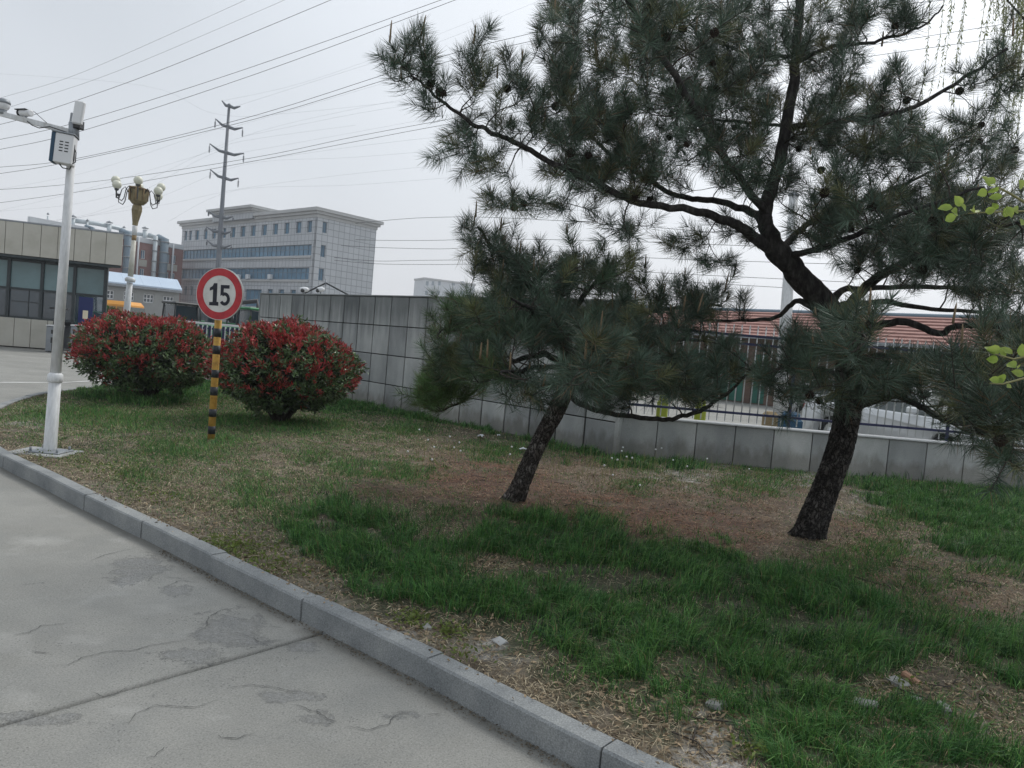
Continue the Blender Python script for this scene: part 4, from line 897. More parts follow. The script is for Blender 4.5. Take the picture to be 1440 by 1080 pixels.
for r in tw_+gw+gl_:
    w_ = MB().box(r[0], -.42, r[1], r[2], -.36, r[3]).build('window', M['glass_blue'], ob)
    m_ = frame_mb(r[0], r[1], r[2], r[3], -.28, .09, .08); 
    if r[2]-r[0] > 1.2: m_.box((r[0]+r[2])/2-.04, -.36, r[1], (r[0]+r[2])/2+.04, -.3, r[3])
    m_.build('frame', M['duct_dark'], w_)
for r in (B1, B2, ent):
    w_ = MB().box(r[0], -.42, r[1], r[2], -.36, r[3]).build('window_band', M['glass_blue'], ob); nm_ = max(3, int((r[2]-r[0])/1.35))
    frame_mb(r[0], r[1], r[2], r[3], -.28, .09, .08, [r[0]+(r[2]-r[0])*k/nm_ for k in range(1, nm_)], [r[3]-.75] if r is not ent else []).build('mullions', M['duct_dark'], w_)
    if r is not ent: MB().bbox(r[0]-.1, 0.002, r[1]-.45, r[2]+.1, .22, r[1]-.12, .03).build('sill', M['office_trim'], ob)
# right hand side wall (local -y direction), with three windows
rw = []
for px_, py_, ww, hh in ((457, 320, 6.2, 15.5), (454.5, 353, 7, 17), (451.8, 386, 7.6, 17)):
    s_, z_ = OR.at(px_, py_); k = abs(OR.at(px_-ww/2, py_)[0]-OR.at(px_+ww/2, py_)[0])/2; h_ = abs(OR.at(px_, py_-hh/2)[1]-OR.at(px_, py_+hh/2)[1])/2; rw.append((s_-k, z_-h_, s_+k, z_+h_))
sw = openwall(ob, rw, .0, LR, 0, HT, 0.0, .59, M['office_tile'], 'side_wall'); sw.rotation_euler = (0, 0, -PI/2)
for r in rw:
    w_ = MB().box(r[0], .36, r[1], r[2], .42, r[3]).build('window', M['glass_blue'], ob, rot=(0, 0, -PI/2)); frame_mb(r[0], r[1], r[2], r[3], .34, .09, .08, [(r[0]+r[2])/2]).build('frame', M['duct_dark'], w_)
MB().box(.6, -LR, 0, LF, -LR+.5, HT).box(LF-.5, -LR+.5, 0, LF-.001, -.6, HT).build('rear_wall', M['office_tile'], ob); MB().box(.3, -LR+.2, HT-.4, LF-.2, -.3, HT-.1).build('roof_deck', M['office_trim'], ob)
# cornice in three steps, raised central parapet
def cornice(x0, x1, y0, y1, z0, hs, outs, nm='cornice', par=ob):
    z = z0; b = MB()
    for h_, o_ in zip(hs, outs): b.box(x0-o_, y0-o_, z, x1+o_, y1+o_, z+h_-.005); z += h_
    return b.build(nm, M['office_trim'], par)
cornice(0, LF, -LR, 0, HT-.0, [(HC-HT)*.35, (HC-HT)*.3, (HC-HT)*.35], [.12, .45, .8])
pl, pr = OF.at(306, 300)[0], OF.at(362, 300)[0]; zc2 = OF.at(369, 291)[1]; zp1 = OF.at(360, 311)[1]
MB().box(pr, -3, HC-.9, pl, .9, zc2-1.0).build('parapet', M['office_tile'], ob); cornice(pr, pl, -3, .9, zc2-1.0, [.35, .35, .45], [.1, .45, .9], 'parapet_cornice')
for px_ in (350.5, 381.5, 337):
    s_, z_ = OF.at(px_, 389); MB().bbox(s_-.5, .02, z_-.45, s_+.5, .5, z_+.35, .05).build('air_conditioner', M['far_white'], ob)

# --- low shed with pale blue roof
l0, l1 = AT(120, 410, 74), AT(252, 420, 80); LFc = Facade(l0.x, l0.y, l1.x-l0.x, l1.y-l0.y)
ls = thing('workshop', 'low grey workshop with a pale blue sheet metal roof left of the office block', 'building', (l0.x, l0.y, 0), LFc.rz())
ze = LFc.at(200, 403)[1]; zt = LFc.at(200, 390.3)[1]+.15; SLl = LFc.at(252.6, 410)[0]
wr = []
for x0, x1, yc in ((144.5, 160.5, 413), (174, 189, 415.5), (202, 216.5, 419), (229.5, 244.5, 422)):
    a, z_ = LFc.at(x0, yc); b, _ = LFc.at(x1, yc); wr.append((a, LFc.at(x0, yc+6)[1], b, LFc.at(x0, yc-6)[1]))
openwall(ls, wr, -9, SLl, 0, ze, 0, .3, M['render_grey']); MB().box(-9, 8, 0, SLl, 8.3, ze).box(SLl-.3, .301, 0, SLl, 2.4, ze).build('rear_wall', M['render_grey'], ls)
for r in wr:
    w_ = MB().box(r[0], .2, r[1], r[2], .25, r[3]).build('window', M['glass_dark'], ls); frame_mb(r[0], r[1], r[2], r[3], .18, .08, .06, [r[0]+(r[2]-r[0])*k/3 for k in (1, 2)], [(r[1]+r[3])/2]).build('frame', M['plastic_white'], w_)
rf = MB().add([(-9.4, -.5, ze), (SLl+.1, -.5, ze), (SLl+.1, 1.3, zt), (-9.4, 1.3, zt), (-9.4, 8.8, ze), (SLl-3, 8.8, ze), (-9.4, -.5, ze+.14), (SLl+.1, -.5, ze+.14), (SLl+.1, 1.3, zt+.14), (-9.4, 1.3, zt+.14), (-9.4, 8.8, ze+.14), (SLl-3, 8.8, ze+.14)],
          [(0, 1, 2, 3), (3, 2, 5, 4), (6, 9, 8, 7), (9, 10, 11, 8), (0, 6, 7, 1), (4, 5, 11, 10), (0, 3, 9, 6), (3, 4, 10, 9), (1, 7, 8, 2), (2, 8, 11, 5)]).build('roof', M['blue_roof'], ls)
rb = MB(); x = -9.2
while x < SLl: rb.add([(x, -.5, ze+.14), (x+.05, -.5, ze+.165), (x+.1, -.5, ze+.14), (x, 1.3, zt+.14), (x+.05, 1.3, zt+.165), (x+.1, 1.3, zt+.14)], [(0, 1, 4, 3), (1, 2, 5, 4), (0, 2, 1)]); x += 1.8
rb.build('roof_ribs', M['blue_roof'], rf); MB().box(-9.4, -.52, ze-.25, SLl+.1, -.3, ze-.005).build('gutter', M['steel'], ls)
# --- red brick plant building with ducts on the roof
b0, b1 = AT(84, 380, 122), AT(256, 380, 142); BF = Facade(b0.x, b0.y, b1.x-b0.x, b1.y-b0.y)
bb = thing('brick_building', 'long red brick plant building with pale ducts and stacks along its roof', 'building', (b0.x, b0.y, 0), BF.rz())
bz = BF.at(200, 334)[1]; BL = BF.at(258, 350)[0]; wr = []
for xc in (118, 150, 200, 203.5, 238, 246.8):
    for k in range(4):
        a, z_ = BF.at(xc-4.5, 345); b, _ = BF.at(xc+(4.5 if xc < 200 else 2), 345); zc = bz-3.0-k*3.35
        if xc == 200: continue
        wr.append((a, zc-.8, b, zc+.8))
BS = BF.at(40, 340)[0]
openwall(bb, wr, BS, BL, 0, bz-.9, 0, .5, M['brick_far']); MB().box(BS, -.12, bz-.88, BL, .6, bz).build('roof_edge', M['far_white'], bb); MB().box(BS, 14, 0, BL, 14.5, bz-.9).box(BL-.5, .501, 0, BL, 14, bz-.9).build('rear_wall', M['brick_far'], bb)
MB().box(BS, .601, bz-1.2, BL, 14, bz-.9).build('roof_deck', M['office_trim'], bb)
for r in wr:
    w_ = MB().box(r[0], .3, r[1], r[2], .36, r[3]).build('window', M['glass_blue'], bb); frame_mb(r[0], r[1], r[2], r[3], .28, .12, .1, [(r[0]+r[2])/2]).build('frame', M['far_white'], w_); MB().box(r[0]-.3, -.08, r[1]-1.35, r[2]+.3, -.003, r[1]-.15).build('spandrel', M['cladding'], bb)
for px0, px1, py, m_ in ((171, 180.5, 325, 'duct_dark'), (222, 232, 334, 'duct_dark'), (122.5, 128, 318, 'duct_dark'), (211.5, 217, 330, 'duct')):
    a, zt_ = BF.at(px0, py); b, _ = BF.at(px1, py); t_ = MB().tube([((a+b)/2, -1.0, .2), ((a+b)/2, -1.0, zt_-.2), ((a+b)/2, .8, zt_)], (b-a)/2, 14).build('duct_riser', M[m_], bb)
    rg = MB(); z_ = 2.
    while z_ < zt_-.5: rg.lathe([((b-a)/2, -.09), ((b-a)/2+.12, -.09), ((b-a)/2+.12, .09), ((b-a)/2, .09)], ((a+b)/2, -1.0, z_), 14); z_ += 1.9
    rg.build('duct_flange', M['steel'], t_)
for px_, pt_, wd, m_ in ((113, 302, 5.6, 'duct'), (133, 308, 2.6, 'duct'), (164, 310.5, 5.6, 'duct'), (184.5, 318, 2.6, 'duct'), (214, 318.7, 5.4, 'duct'), (77.5, 299, 2.2, 'duct')):
    a, zt_ = BF.at(px_-wd/2, pt_); b, _ = BF.at(px_+wd/2, pt_); r = (b-a)/2; s_ = MB().cyl(((a+b)/2, 2, bz-.88), ((a+b)/2, 2, zt_-.5), r, n=14).build('stack', M[m_], bb)
    MB().lathe([(.01, .35), (r*1.55, .05), (r*1.5, -.05), (.01, 0)], ((a+b)/2, 2, zt_-.25), 14).build('stack_cap', M['steel'], s_)
dpts = [(x, 2.6, BF.at(x_, y_)[1]) for x_, y_ in ((116, 310), (150, 314.5), (178, 320.5), (186, 324)) for x in [BF.at(x_, y_)[0]]]
MB().tube(dpts, .40, 10).build('roof_duct', M['duct'], bb); dpts = [(BF.at(x_, y_)[0], 2.6, BF.at(x_, y_)[1]) for x_, y_ in ((190, 326.5), (212, 330), (231, 334))]
MB().tube(dpts, .36, 10).build('roof_duct', M['duct'], bb)
for px_ in (193.5, 243): a, _ = BF.at(px_, 340); MB().cyl((a, -.3, .3), (a, -.3, bz), .16).build('downpipe', M['far_white'], bb)

# --- distant white block
w0, w1 = AT(596, 410, 340), AT(672, 410, 352); WF = Facade(w0.x, w0.y, w1.x-w0.x, w1.y-w0.y)
wb = thing('white_tower_block', 'pale distant tower block showing above the panelled wall', 'building', (w0.x, w0.y, 0), WF.rz())
wz = WF.at(598, 393)[1]; WLn = WF.at(668, 400)[0]; wr = []
for x_ in (601, 609, 618, 637, 650.5):
    a, z_ = WF.at(x_-1.9, 398); b, _ = WF.at(x_+1.9+(1 if x_ > 630 else 0), 398)
    for k in range(7): wr.append((a, z_-1-k*4.4, b, z_+.9-k*4.4))
openwall(wb, wr, 0, WLn, 0, wz, 0, .5, M['far_white']); MB().box(0, 14, 0, WLn, 14.4, wz).box(WLn-.4, .501, 0, WLn, 14, wz).box(0, .501, 0, .4, 14, wz).box(.4, .501, wz-.4, WLn-.4, 14, wz-.05).build('side_walls', M['far_white'], wb)
for r in wr: MB().box(r[0], .3, r[1], r[2], .35, r[3]).build('window', M['far_win'], wb)
MB().box(-.4, -.4, wz+.01, WLn+.4, 14.4, wz+.9).build('roof_edge', M['office_trim'], wb)

# --- building with red tiled roof beyond the fence
r0_, r1_ = AT(870, 470, 37), AT(1500, 490, 24.5); RF = Facade(r0_.x, r0_.y, r1_.x-r0_.x, r1_.y-r0_.y)
rb_ = thing('tiled_roof_shed', 'long low shed with a red tiled roof and green doors beyond the fence', 'building', (r0_.x, r0_.y, 0), RF.rz())
RL = RF.at(1500, 480)[0]; ez = RF.at(1105, 476)[1]; rz_ = ez+1.35; RDp = 3.0
doors = [(RF.at(x0, 520)[0], .02, RF.at(x1, 520)[0], 2.15) for x0, x1 in ((968, 990), (1004, 1026), (1027, 1047), (1058, 1078), (1180, 1200), (1235, 1256))]
openwall(rb_, doors, -4, RL+6, 0, ez, 0, .25, M['brown_wall']); MB().box(-4, 6, 0, RL+6, 6.2, ez).build('rear_wall', M['brown_wall'], rb_)
for r in doors:
    d_ = MB().bbox(r[0], .1, r[1], r[2], .15, r[3], .01).build('door', M['green_door'], rb_); MB().box((r[0]+r[2])/2-.02, .085, r[1]+.02, (r[0]+r[2])/2+.02, .099, r[3]-.02).build('door_seam', M['dark_metal'], d_)
nrow = 9; ur = MB(); 
for k in range(nrow):
    y0, y1 = -.5+(RDp+.5)*k/nrow, -.5+(RDp+.5)*(k+1)/nrow+.06; z0, z1 = ez+(rz_-ez)*k/nrow+.05, ez+(rz_-ez)*(k+1)/nrow
    MB().add([(-4.3, y0, z0), (RL+6.3, y0, z0), (RL+6.3, y1, z1), (-4.3, y1, z1), (-4.3, y0, z0-.06), (RL+6.3, y0, z0-.06)], [(0, 1, 2, 3), (4, 5, 1, 0)]).build('tile_course', M['roof_tile'], rb_)
MB().add([(-4.3, RDp, rz_), (RL+6.3, RDp, rz_), (RL+6.3, 6.5, ez), (-4.3, 6.5, ez)], [(0, 1, 2, 3)]).build('rear_roof', M['roof_tile'], rb_)
MB().tube([(-4.3, RDp, rz_), (RL+6.3, RDp, rz_)], .11, 8).build('ridge', M['duct_dark'], rb_); MB().box(-4.3, -.62, ez-.10, RL+6.3, -.51, ez+.02).build('gutter', M['steel'], rb_)

# --- white tapered mast behind the fence
mp_ = AT(1098, 560, 17.5); mt_ = AT(1112, 340, 17.5); ms_ = thing('white_mast', 'white tapered lamp mast rising behind the leaning pine', 'pole', (mp_.x, 17.5, 0)); ex = (mt_.x-mp_.x)/(mt_.z-mp_.z)
MB().tube([(0-mp_.z*ex, 0, 0), (-mp_.z*ex+5.6*ex, 0, 5.6)], [.17, .10], 20).build('shaft', M['pole_white'], ms_); MB().lathe([(.0, .04), (.3, .04), (.3, 0)], n=20).build('base_flange', M['steel'], ms_)
MB().lathe([(.0, .12), (.13, .04), (.13, 0)], (-mp_.z*ex+5.6*ex, 0, 5.6), 16).build('cap', M['steel'], ms_)

# ================================================================== STREET LAMP, PYLON, WIRES
o_ = AT(178, 440, 35); tt = AT(198, 262, 35); lx_ = (tt.x-o_.x)/(tt.z-o_.z)
bx = o_.x-o_.z*lx_; sl = thing('globe_street_lamp', 'tall ornate street lamp with gilded lantern and white globes', 'street lamp', (bx, 35, 0))
def sp(px, py, dy=0): q = AT(px, py, 35); return Vector((q.x-bx, dy, q.z))
MB().tube([Vector((0, 0, 0)), sp(178, 440), sp(182.5, 397)], [.17, .15, .13], 14).build('lower_shaft', M['pole_white'], sl)
MB().tube([sp(182.6, 396.5), sp(183, 393), sp(183.4, 390)], [.2, .24, .16], 14).build('collar', M['pole_white'], sl)
MB().tube([sp(183.5, 389), sp(188.3, 338)], [.12, .10], 12).build('upper_shaft', M['pole_cream'], sl); MB().tube([sp(188.3, 338), sp(189, 330)], [.103, .10], 12).build('shaft_ring', M['rust'], sl)
MB().tube([sp(189, 331), sp(189.7, 318)], [.11, .11], 12).build('sleeve', M['pole_white'], sl)
MB().tube([sp(189.8, 317), sp(190.2, 313), sp(192.4, 296), sp(193.2, 291), sp(193.6, 287)], [.12, .13, .235, .22, .17], 8, sm=False).build('urn', M['gold'], sl)
lt = MB().tube([sp(193.6, 287.5), sp(194, 283), sp(195.6, 268), sp(195.8, 266)], [.26, .40, .42, .34], 8, sm=False).build('lantern', M['gold'], sl)
MB().tube([sp(195.8, 266), sp(196, 264.5)], [.46, .46], 8, sm=False).tube([sp(196.3, 264), sp(197.3, 256)], [.06, .045], 6).tube([sp(197.3, 257), sp(197.4, 256)], [.12, .1], 6).build('lantern_cap', M['rust'], sl)
for k in range(8):
    a = 2*PI*k/8+.2; c_ = sp(194.9, 275); MB().cyl(c_+Vector((math.cos(a)*.41, math.sin(a)*.41, -.24)), c_+Vector((math.cos(a)*.435, math.sin(a)*.435, .28)), .03, n=5).build('lantern_rib', M['rust'], lt)
for k in range(8):
    a = 2*PI*k/8+.45; up = .0 if k % 2 else .32; R1 = 1.2 if k % 2 else .95; c_ = sp(194, 276); e = lambda r, z: c_+Vector((math.cos(a)*r, math.sin(a)*r, z))
    ar_ = MB().tube([e(.38, .1), e(.55, .35), e(.68, .2), e(.78, -.25), e(.9, -.4+up*.6), e(R1-.04, -.3+up), e(R1, .0+up)], .022, 6).build('arm', M['dark_metal'], sl)
    MB().lathe([(.0, -.02), (.07, 0), (.1, .07), (.09, .1)], e(R1, up), 10).build('cup', M['dark_metal'], ar_)
    if k != 3: MB().ball(e(R1, .26+up), .2, 16, 10).build('globe', M['globe'], ar_)

PY = 97.; pb = AT(303, 440, PY); ptp = AT(322.5, 146, PY); plx = (ptp.x-pb.x)/(ptp.z-pb.z); pbx = pb.x-pb.z*plx
pyl = thing('power_pylon', 'tall grey steel pole pylon with pairs of curved crossarms', 'pylon', (pbx, PY, 0))
def pp(px, py, dy=0): q = AT(px, py, PY); return Vector((q.x-pbx, dy, q.z))
MB().tube([Vector((0, 0, 0)), pp(303, 440), pp(311, 310), pp(322.5, 146)], [.5, .37, .29, .16], 12).build('shaft', M['pylon_steel'], pyl)
TIPS = []
for (lx, ly), (cx, cy), (rx, ry), ins in [((312, 141.5), (322.5, 149), (338, 149.5), 0), ((303, 167), (321, 178.5), (341.5, 179.5), 13), ((295, 202), (319, 215), (343, 215.5), 13), ((296, 238.5), (316, 250.5), (335.5, 250.5), 13), ((293.5, 297), (311.5, 305), (328, 304), 7), ((290, 319), (310, 326), (325, 325.5), 7), ((291, 338), (308, 346), (325.5, 344.5), 7)]:
    for (x, y) in ((lx, ly), (rx, ry)):
        c_, t_ = pp(cx, cy), pp(x, y, 0); mdl = c_.lerp(t_, .45)+Vector((0, 0, -.25)); dirx = (t_-c_).normalized()
        am = MB().tube([c_, mdl, t_], [.24, .19, .07], 6).build('crossarm', M['pylon_steel'], pyl)
        if ins:
            e_ = t_+Vector((0, 0, -ins/FPX*PY)); ib = MB().cyl(t_, e_, .035, n=5)
            for q in range(5): ib.lathe([(.03, -.05), (.11, -.03), (.11, .03), (.03, .05)], t_.lerp(e_, .35+.12*q), 8)
            ib.build('insulator', M['pylon_steel'], am); TIPS.append(e_+Vector((pbx, PY, 0)))
        else: TIPS.append(t_+Vector((pbx, PY, 0)))
def wire(pts, rad, m, label, name='overhead_wire'):
    """pts: (photo x, photo y, distance) knots of a hanging line"""
    P = [AT(x, y, d) if not isinstance(x, Vector) else x for x, y, d in pts]; D = []
    n = len(P)
    for i in range(n-1):
        p0, p1, p2, p3 = P[max(i-1, 0)], P[i], P[i+1], P[min(i+2, n-1)]
        for k in range(6): t = k/6; D.append(.5*((2*p1)+(p2-p0)*t+(2*p0-5*p1+4*p2-p3)*t*t+(3*p1-p0-3*p2+p3)*t**3))
    D.append(P[-1]); o = D[0]
    ob_ = MB().tube(D, rad, 5).build(name, M[m], None, origin=o); ob_.location = o; tag(ob_, label, 'wire', 'overhead power lines crossing the sky')
WIRES = [([(-80, 160), (10, 135), (120, 100), (345, 0), (420, -36)], .012, 'wire', 'faint topmost overhead wire at the upper left'),
    ([(-60, 175), (25, 147), (165, 100), (400, 0), (470, -32)], .012, 'wire', 'faint second overhead wire from the top at the upper left'),
    ([(-60, 188), (0, 175), (55, 159), (222, 100), (465, 0), (560, -42)], .022, 'wire', 'dark overhead wire passing just above the bullet camera'),
    ([(-60, 205), (0, 196), (112, 171), (337, 100), (620, 0), (720, -38)], .022, 'wire', 'dark overhead wire crossing behind the white antenna, upper of two'),
    ([(-60, 219), (0, 210), (115, 184), (360, 104), (640, 0), (740, -40)], .022, 'wire', 'dark overhead wire crossing behind the white antenna, lower of two'),
    ([(-60, 240), (0, 235), (112, 222), (360, 162), (755, 45), (1250, -10), (1500, -40)], .022, 'wire', 'dark overhead wire meeting the pylon below its second arm, upper of two'),
    ([(-60, 250), (0, 244), (110, 225), (360, 167), (760, 55), (1250, 8), (1500, -20)], .022, 'wire', 'dark overhead wire meeting the pylon below its second arm, lower of two'),
    ([(-60, 268), (25, 265), (160, 252), (360, 221), (500, 192), (645, 165), (1000, 100), (1500, 20)], .02, 'wire', 'dark overhead wire crossing the pylon at its third arm, upper of two'),
    ([(-60, 290), (0, 285), (160, 262), (360, 226), (500, 199), (645, 172), (1000, 112), (1500, 40)], .02, 'wire', 'thin overhead wire crossing the pylon at its third arm, lower of two'),
    ([(-60, 300), (0, 297), (150, 277), (333, 195), (500, 153), (640, 128), (900, 85), (1500, 10)], .008, 'wire_pale', 'pale thin overhead wire rising from behind the street lamp to the second pylon arm'),
    ([(-60, 276), (0, 266), (130, 240), (301, 183), (330, 178), (600, 100), (900, 20)], .008, 'wire_pale', 'pale thin overhead wire leaving the second pylon arm steeply'),
    ([(500, 176), (343, 198), (290, 215), (100, 272), (0, 296)], .008, 'wire_pale', 'pale thin overhead wire tied to the right tip of the second arm'),
    ([(700, 205), (500, 221), (341, 232), (200, 285), (0, 330)], .008, 'wire_pale', 'pale thin overhead wire tied to the right tip of the third arm'),
    ([(-60, 322), (130, 300), (294, 218), (343, 214), (640, 160)], .008, 'wire_pale', 'pale thin overhead wire tied to the left tip of the third arm'),
    ([(700, 226), (500, 244), (335, 266), (230, 288), (80, 310)], .008, 'wire_pale', 'pale thin overhead wire tied to the right tip of the fourth arm'),
    ([(700, 244), (500, 260), (330, 268), (236, 312)], .008, 'wire_pale', 'pale thin overhead wire running level below the fourth arm')]
WIRES += [([(-60, 100), (200, 120), (303, 160), (420, 158), (760, 120)], .008, 'wire_pale', 'pale thin overhead wire level with the top of the pylon'),
    ([(330, 150), (500, 96), (620, 58), (760, 0)], .009, 'wire_pale', 'pale thin overhead wire climbing right from the pylon top'),
    ([(312, 142), (420, 118), (560, 70), (700, 15)], .008, 'wire_pale', 'pale thin overhead wire climbing from the left tip of the pylon top'),
    ([(341, 192), (500, 160), (640, 138), (760, 118)], .009, 'wire_pale', 'pale thin overhead wire running right from the second arm, lower of two'),
    ([(343, 228), (500, 206), (640, 190), (760, 178)], .009, 'wire_pale', 'pale thin overhead wire running right from the third arm, upper of two')]
for i, (pts, r, m_, lab) in enumerate(WIRES):
    x0 = -60; D = 70 if m_ == 'wire' else 97
    wire([(x, y, D*(1.12-.35*(x-x0)/1500)) for x, y in pts], r*(1.0), m_, lab)
for i, (pts, lab) in enumerate([([(500, 314), (530, 311), (600, 306), (700, 306), (900, 318), (1200, 345)], 'thin wire right of the office block, topmost of the level ones'), ([(500, 337), (540, 338), (610, 338), (700, 336), (900, 340), (1200, 352)], 'thin level wire right of the office block, second from the top'),
        ([(480, 345), (530, 348), (620, 350), (700, 348), (900, 362), (1200, 372)], 'thin level wire right of the office block, third from the top'), ([(470, 362), (530, 367), (600, 366), (700, 367), (900, 382), (1200, 397)], 'thin level wire right of the office block, second from the bottom'),
        ([(470, 366), (530, 371), (610, 372), (700, 373), (900, 392), (1200, 410)], 'thin level wire right of the office block, lowest one')]):
    wire([(x, y, 60-(x-470)*.02) for x, y in pts], .016, 'wire', lab)

# ================================================================== THINGS BEYOND THE WALLS
mc = AT(457, 440, 26); mst = thing('guyed_mast', 'short thin mast with two dark stays peeking over the panelled wall', 'mast', (mc.x, 26, 0))
def mm_(px, py): q = AT(px, py, 26); return Vector((q.x-mc.x, 0, q.z))
MB().cyl(Vector((mm_(457, 440).x, 0, 0)), mm_(458.6, 392), .025, n=8).build('pole', M['steel'], mst)
MB().tube([mm_(458.4, 398), mm_(425, 414), mm_(395, 430)], .03, 6).build('stay', M['dark_metal'], mst); MB().tube([mm_(458.4, 398), mm_(495, 417.5), mm_(520, 432)], .03, 6).build('stay', M['dark_metal'], mst)
for i, (x, y, lab) in enumerate([(428, 409, 'white floodlight at the left end of the bracket above the wall'), (451, 409, 'white floodlight at the right end of the bracket above the wall')]):
    q = AT(x, y, 25.5); f_ = thing('floodlight', lab, 'lamp', q, .3-i*.8, 'floodlights above the panelled wall')
    MB().ball((0, 0, .05), .11, 12, 8, (1.5, 1, .8)).build('housing', M['plastic_white'], f_); MB().ball((-.06, -.08, .0), .07, 10, 6).build('lens', M['dark_metal'], f_); MB().cyl((0, 0, -2.4), (0, 0, .0), .02, n=6).build('stem', M['steel'], f_)

def extr_x(prof, xs, m, name, parent):   # side profile (y,z) swept across x with per-section inset
    n = len(prof); vs = []
    for x, sx in xs: vs += [(x, cy0+(y-cy0)*sx[0], z0_+(z-z0_)*sx[1]) for y, z in prof for cy0, z0_ in [(0, .5)]]
    fs = [tuple(range(n-1, -1, -1)), tuple((len(xs)-1)*n+i for i in range(n))]
    for k in range(len(xs)-1):
        for i in range(n): fs.append((k*n+i, k*n+(i+1) % n, (k+1)*n+(i+1) % n, (k+1)*n+i))
    b = MB(); b.add(vs, fs, True); o = b.build(name, m, parent)
    return o
def car(loc, rz, label, suv=False, body='car_white'):
    """length along y, front towards -y"""
    t = thing('parked_car', label, 'car', loc, rz, 'cars parked beyond the low wall'); h = 1.62 if suv else 1.42; k = h/1.42
    prof = [(-2.2, .28), (-2.25, .5), (-2.2, .68), (-2.0, .78), (-1.15, .92), (-1.05, .93), (1.7, .97), (2.15, .93), (2.25, .75), (2.25, .4), (2.15, .25), (1.75, .22)]
    def wheel_arc(c): return [(c+.38*math.cos(math.radians(a)), .32+.38*math.sin(math.radians(a))) for a in (0, 30, 60, 90, 120, 150, 180)]
    prof = prof+wheel_arc(1.35)+[(0, .2)]+wheel_arc(-1.38)
    prof = [(y, z*(k if z > .5 else 1)) for y, z in prof]
    b = extr_x(prof, [(-.88, (.97, .93)), (-.84, (.995, 1)), (-.6, (1, 1.02)), (.6, (1, 1.02)), (.84, (.995, 1)), (.88, (.97, .93))], M[body], 'body', t)
    zc = .93*k; cab = [(-1.1, zc), (-.35, h-.06), (-.1, h), (.9, h-.01), (1.25, h-.07), (1.95 if not suv else 2.0, zc+.02)]
    vs = []
    for x, y_, z_ in [(sx*(.80 if z == zc or z == zc+.02 else .60), y, z) for sx in (-1, 1) for y, z in cab]: vs.append((x, y_, z_))
    n = len(cab); b = MB().add(vs, [tuple(range(n-1, -1, -1)), tuple(n+i for i in range(n))]+[(i, i+1, n+i+1, n+i) for i in range(n-1)]); b.build('greenhouse', M['car_glass'], t)
    r = MB(); r.add([(sx*(.62), y, z+.012) for sx in (-1, 1) for y, z in cab[1:5]], [(i, i+1, 4+i+1, 4+i) for i in range(3)], True); r.build('roof', M[body], t)
    pl_ = MB()
    for sx in (-1, 1):
        for (y0, z0), (y1, z1) in ((cab[0], cab[1]), (cab[4], cab[5])): pl_.tube([(sx*.81, y0, z0), (sx*.615, y1, z1)], .035, 6)
        pl_.tube([(sx*.805, .35, zc), (sx*.61, .35, h-.02)], .03, 6); pl_.tube([(sx*.61, y, z) for y, z in cab[1:5]], .03, 6)
    pl_.build('pillars', M[body], t)
    wm = MB().lathe([(.2, -.1), (.3, -.11), (.335, -.08), (.335, .08), (.3, .11), (.2, .1)], axis='x', n=24).mesh('tyre', M['tyre']); rm = MB().lathe([(.001, .085), (.05, .09), (.07, .07), (.18, .06), (.21, .1), (.21, -.1), (.001, -.06)], axis='x', n=20).mesh('rim', M['chrome'])
    for sx in (-1, 1):
        for y in (-1.38, 1.35):
            w_ = link('wheel', wm, t, (sx*.77, y, .335)); link('rim', rm, w_, rot=(0, 0, 0 if sx > 0 else PI))
        MB().ball((sx*.66, -2.1, .66*k), .16, 12, 8, (1.2, .6, .6)).build('headlight', M['lamp_lens'], t); MB().bbox(sx*.7-.13, 2.18, .72*k, sx*.7+.13, 2.27, .86*k, .02).build('tail_light', M['tail_red'], t)
        MB().bbox(sx*.95-.09, -.75, zc+.02, sx*.95+.09, -.62, zc+.15, .03).build('mirror', M[body], t); MB().bbox(sx*.887-.012, .5, .75*k, sx*.887+.012, .68, .78*k, .004).build('door_handle', M['chrome'], t)
    MB().bbox(-.5, -2.27, .48, .5, -2.2, .64, .01).build('grille', M['black_plastic'], t); MB().bbox(-.22, -2.285, .36, .22, -2.265, .46, .003).build('number_plate', M['blue_board'], t)
    return t
for px_, Yd, rz, lab, su in [(1292, 14.6, .35, 'white hatchback parked closest to the low wall', False), (1420, 15.2, .3, 'white parked car at the right edge behind the wall', True), (1215, 21, 1.0, 'pale parked car behind the leaning pine trunk', False), (1310, 25, 1.1, 'pale parked car further back right of the leaning pine', True)]:
    q = AT(px_, 570, Yd); car((q.x, q.y, -.022), rz, lab, su)
# odds and ends seen through the railings
q = AT(1082, 590, 12.6); o = MB().bbox(-.13, -.12, 0, .13, .12, .52, .05).bbox(-.11, -.1, .5, .13, .1, .80, .05).build('sack_pile', M['sack'], loc=(q.x, q.y, 0)); tag(o, 'brown and white sacks stacked behind the low wall', 'sacks')
q = AT(1112, 575, 15); o = MB().bbox(-.22, -.2, 0, .22, .2, .6, .06).bbox(-.15, -.12, .58, .18, .12, .72, .05).build('tarpaulin_heap', M['blue_tarp'], loc=(q.x, q.y, -.02)); tag(o, 'blue tarpaulin covered heap beyond the railing', 'tarpaulin')
for x_, lab in ((985, 'yellow green hi-vis marker bag behind the fence by the small pine'), (931, 'yellow green hi-vis marker bag half hidden by the sweeping branch')):
    q = AT(x_, 578, 12.4); o = MB().bbox(-.09, -.06, 0, .09, .06, .86, .03).bbox(-.06, -.05, .84, .07, .05, .95, .02).build('marker_bag', M['hivis'], loc=(q.x, q.y, -.02)); tag(o, lab, 'bag', 'hi-vis bags behind the fence')
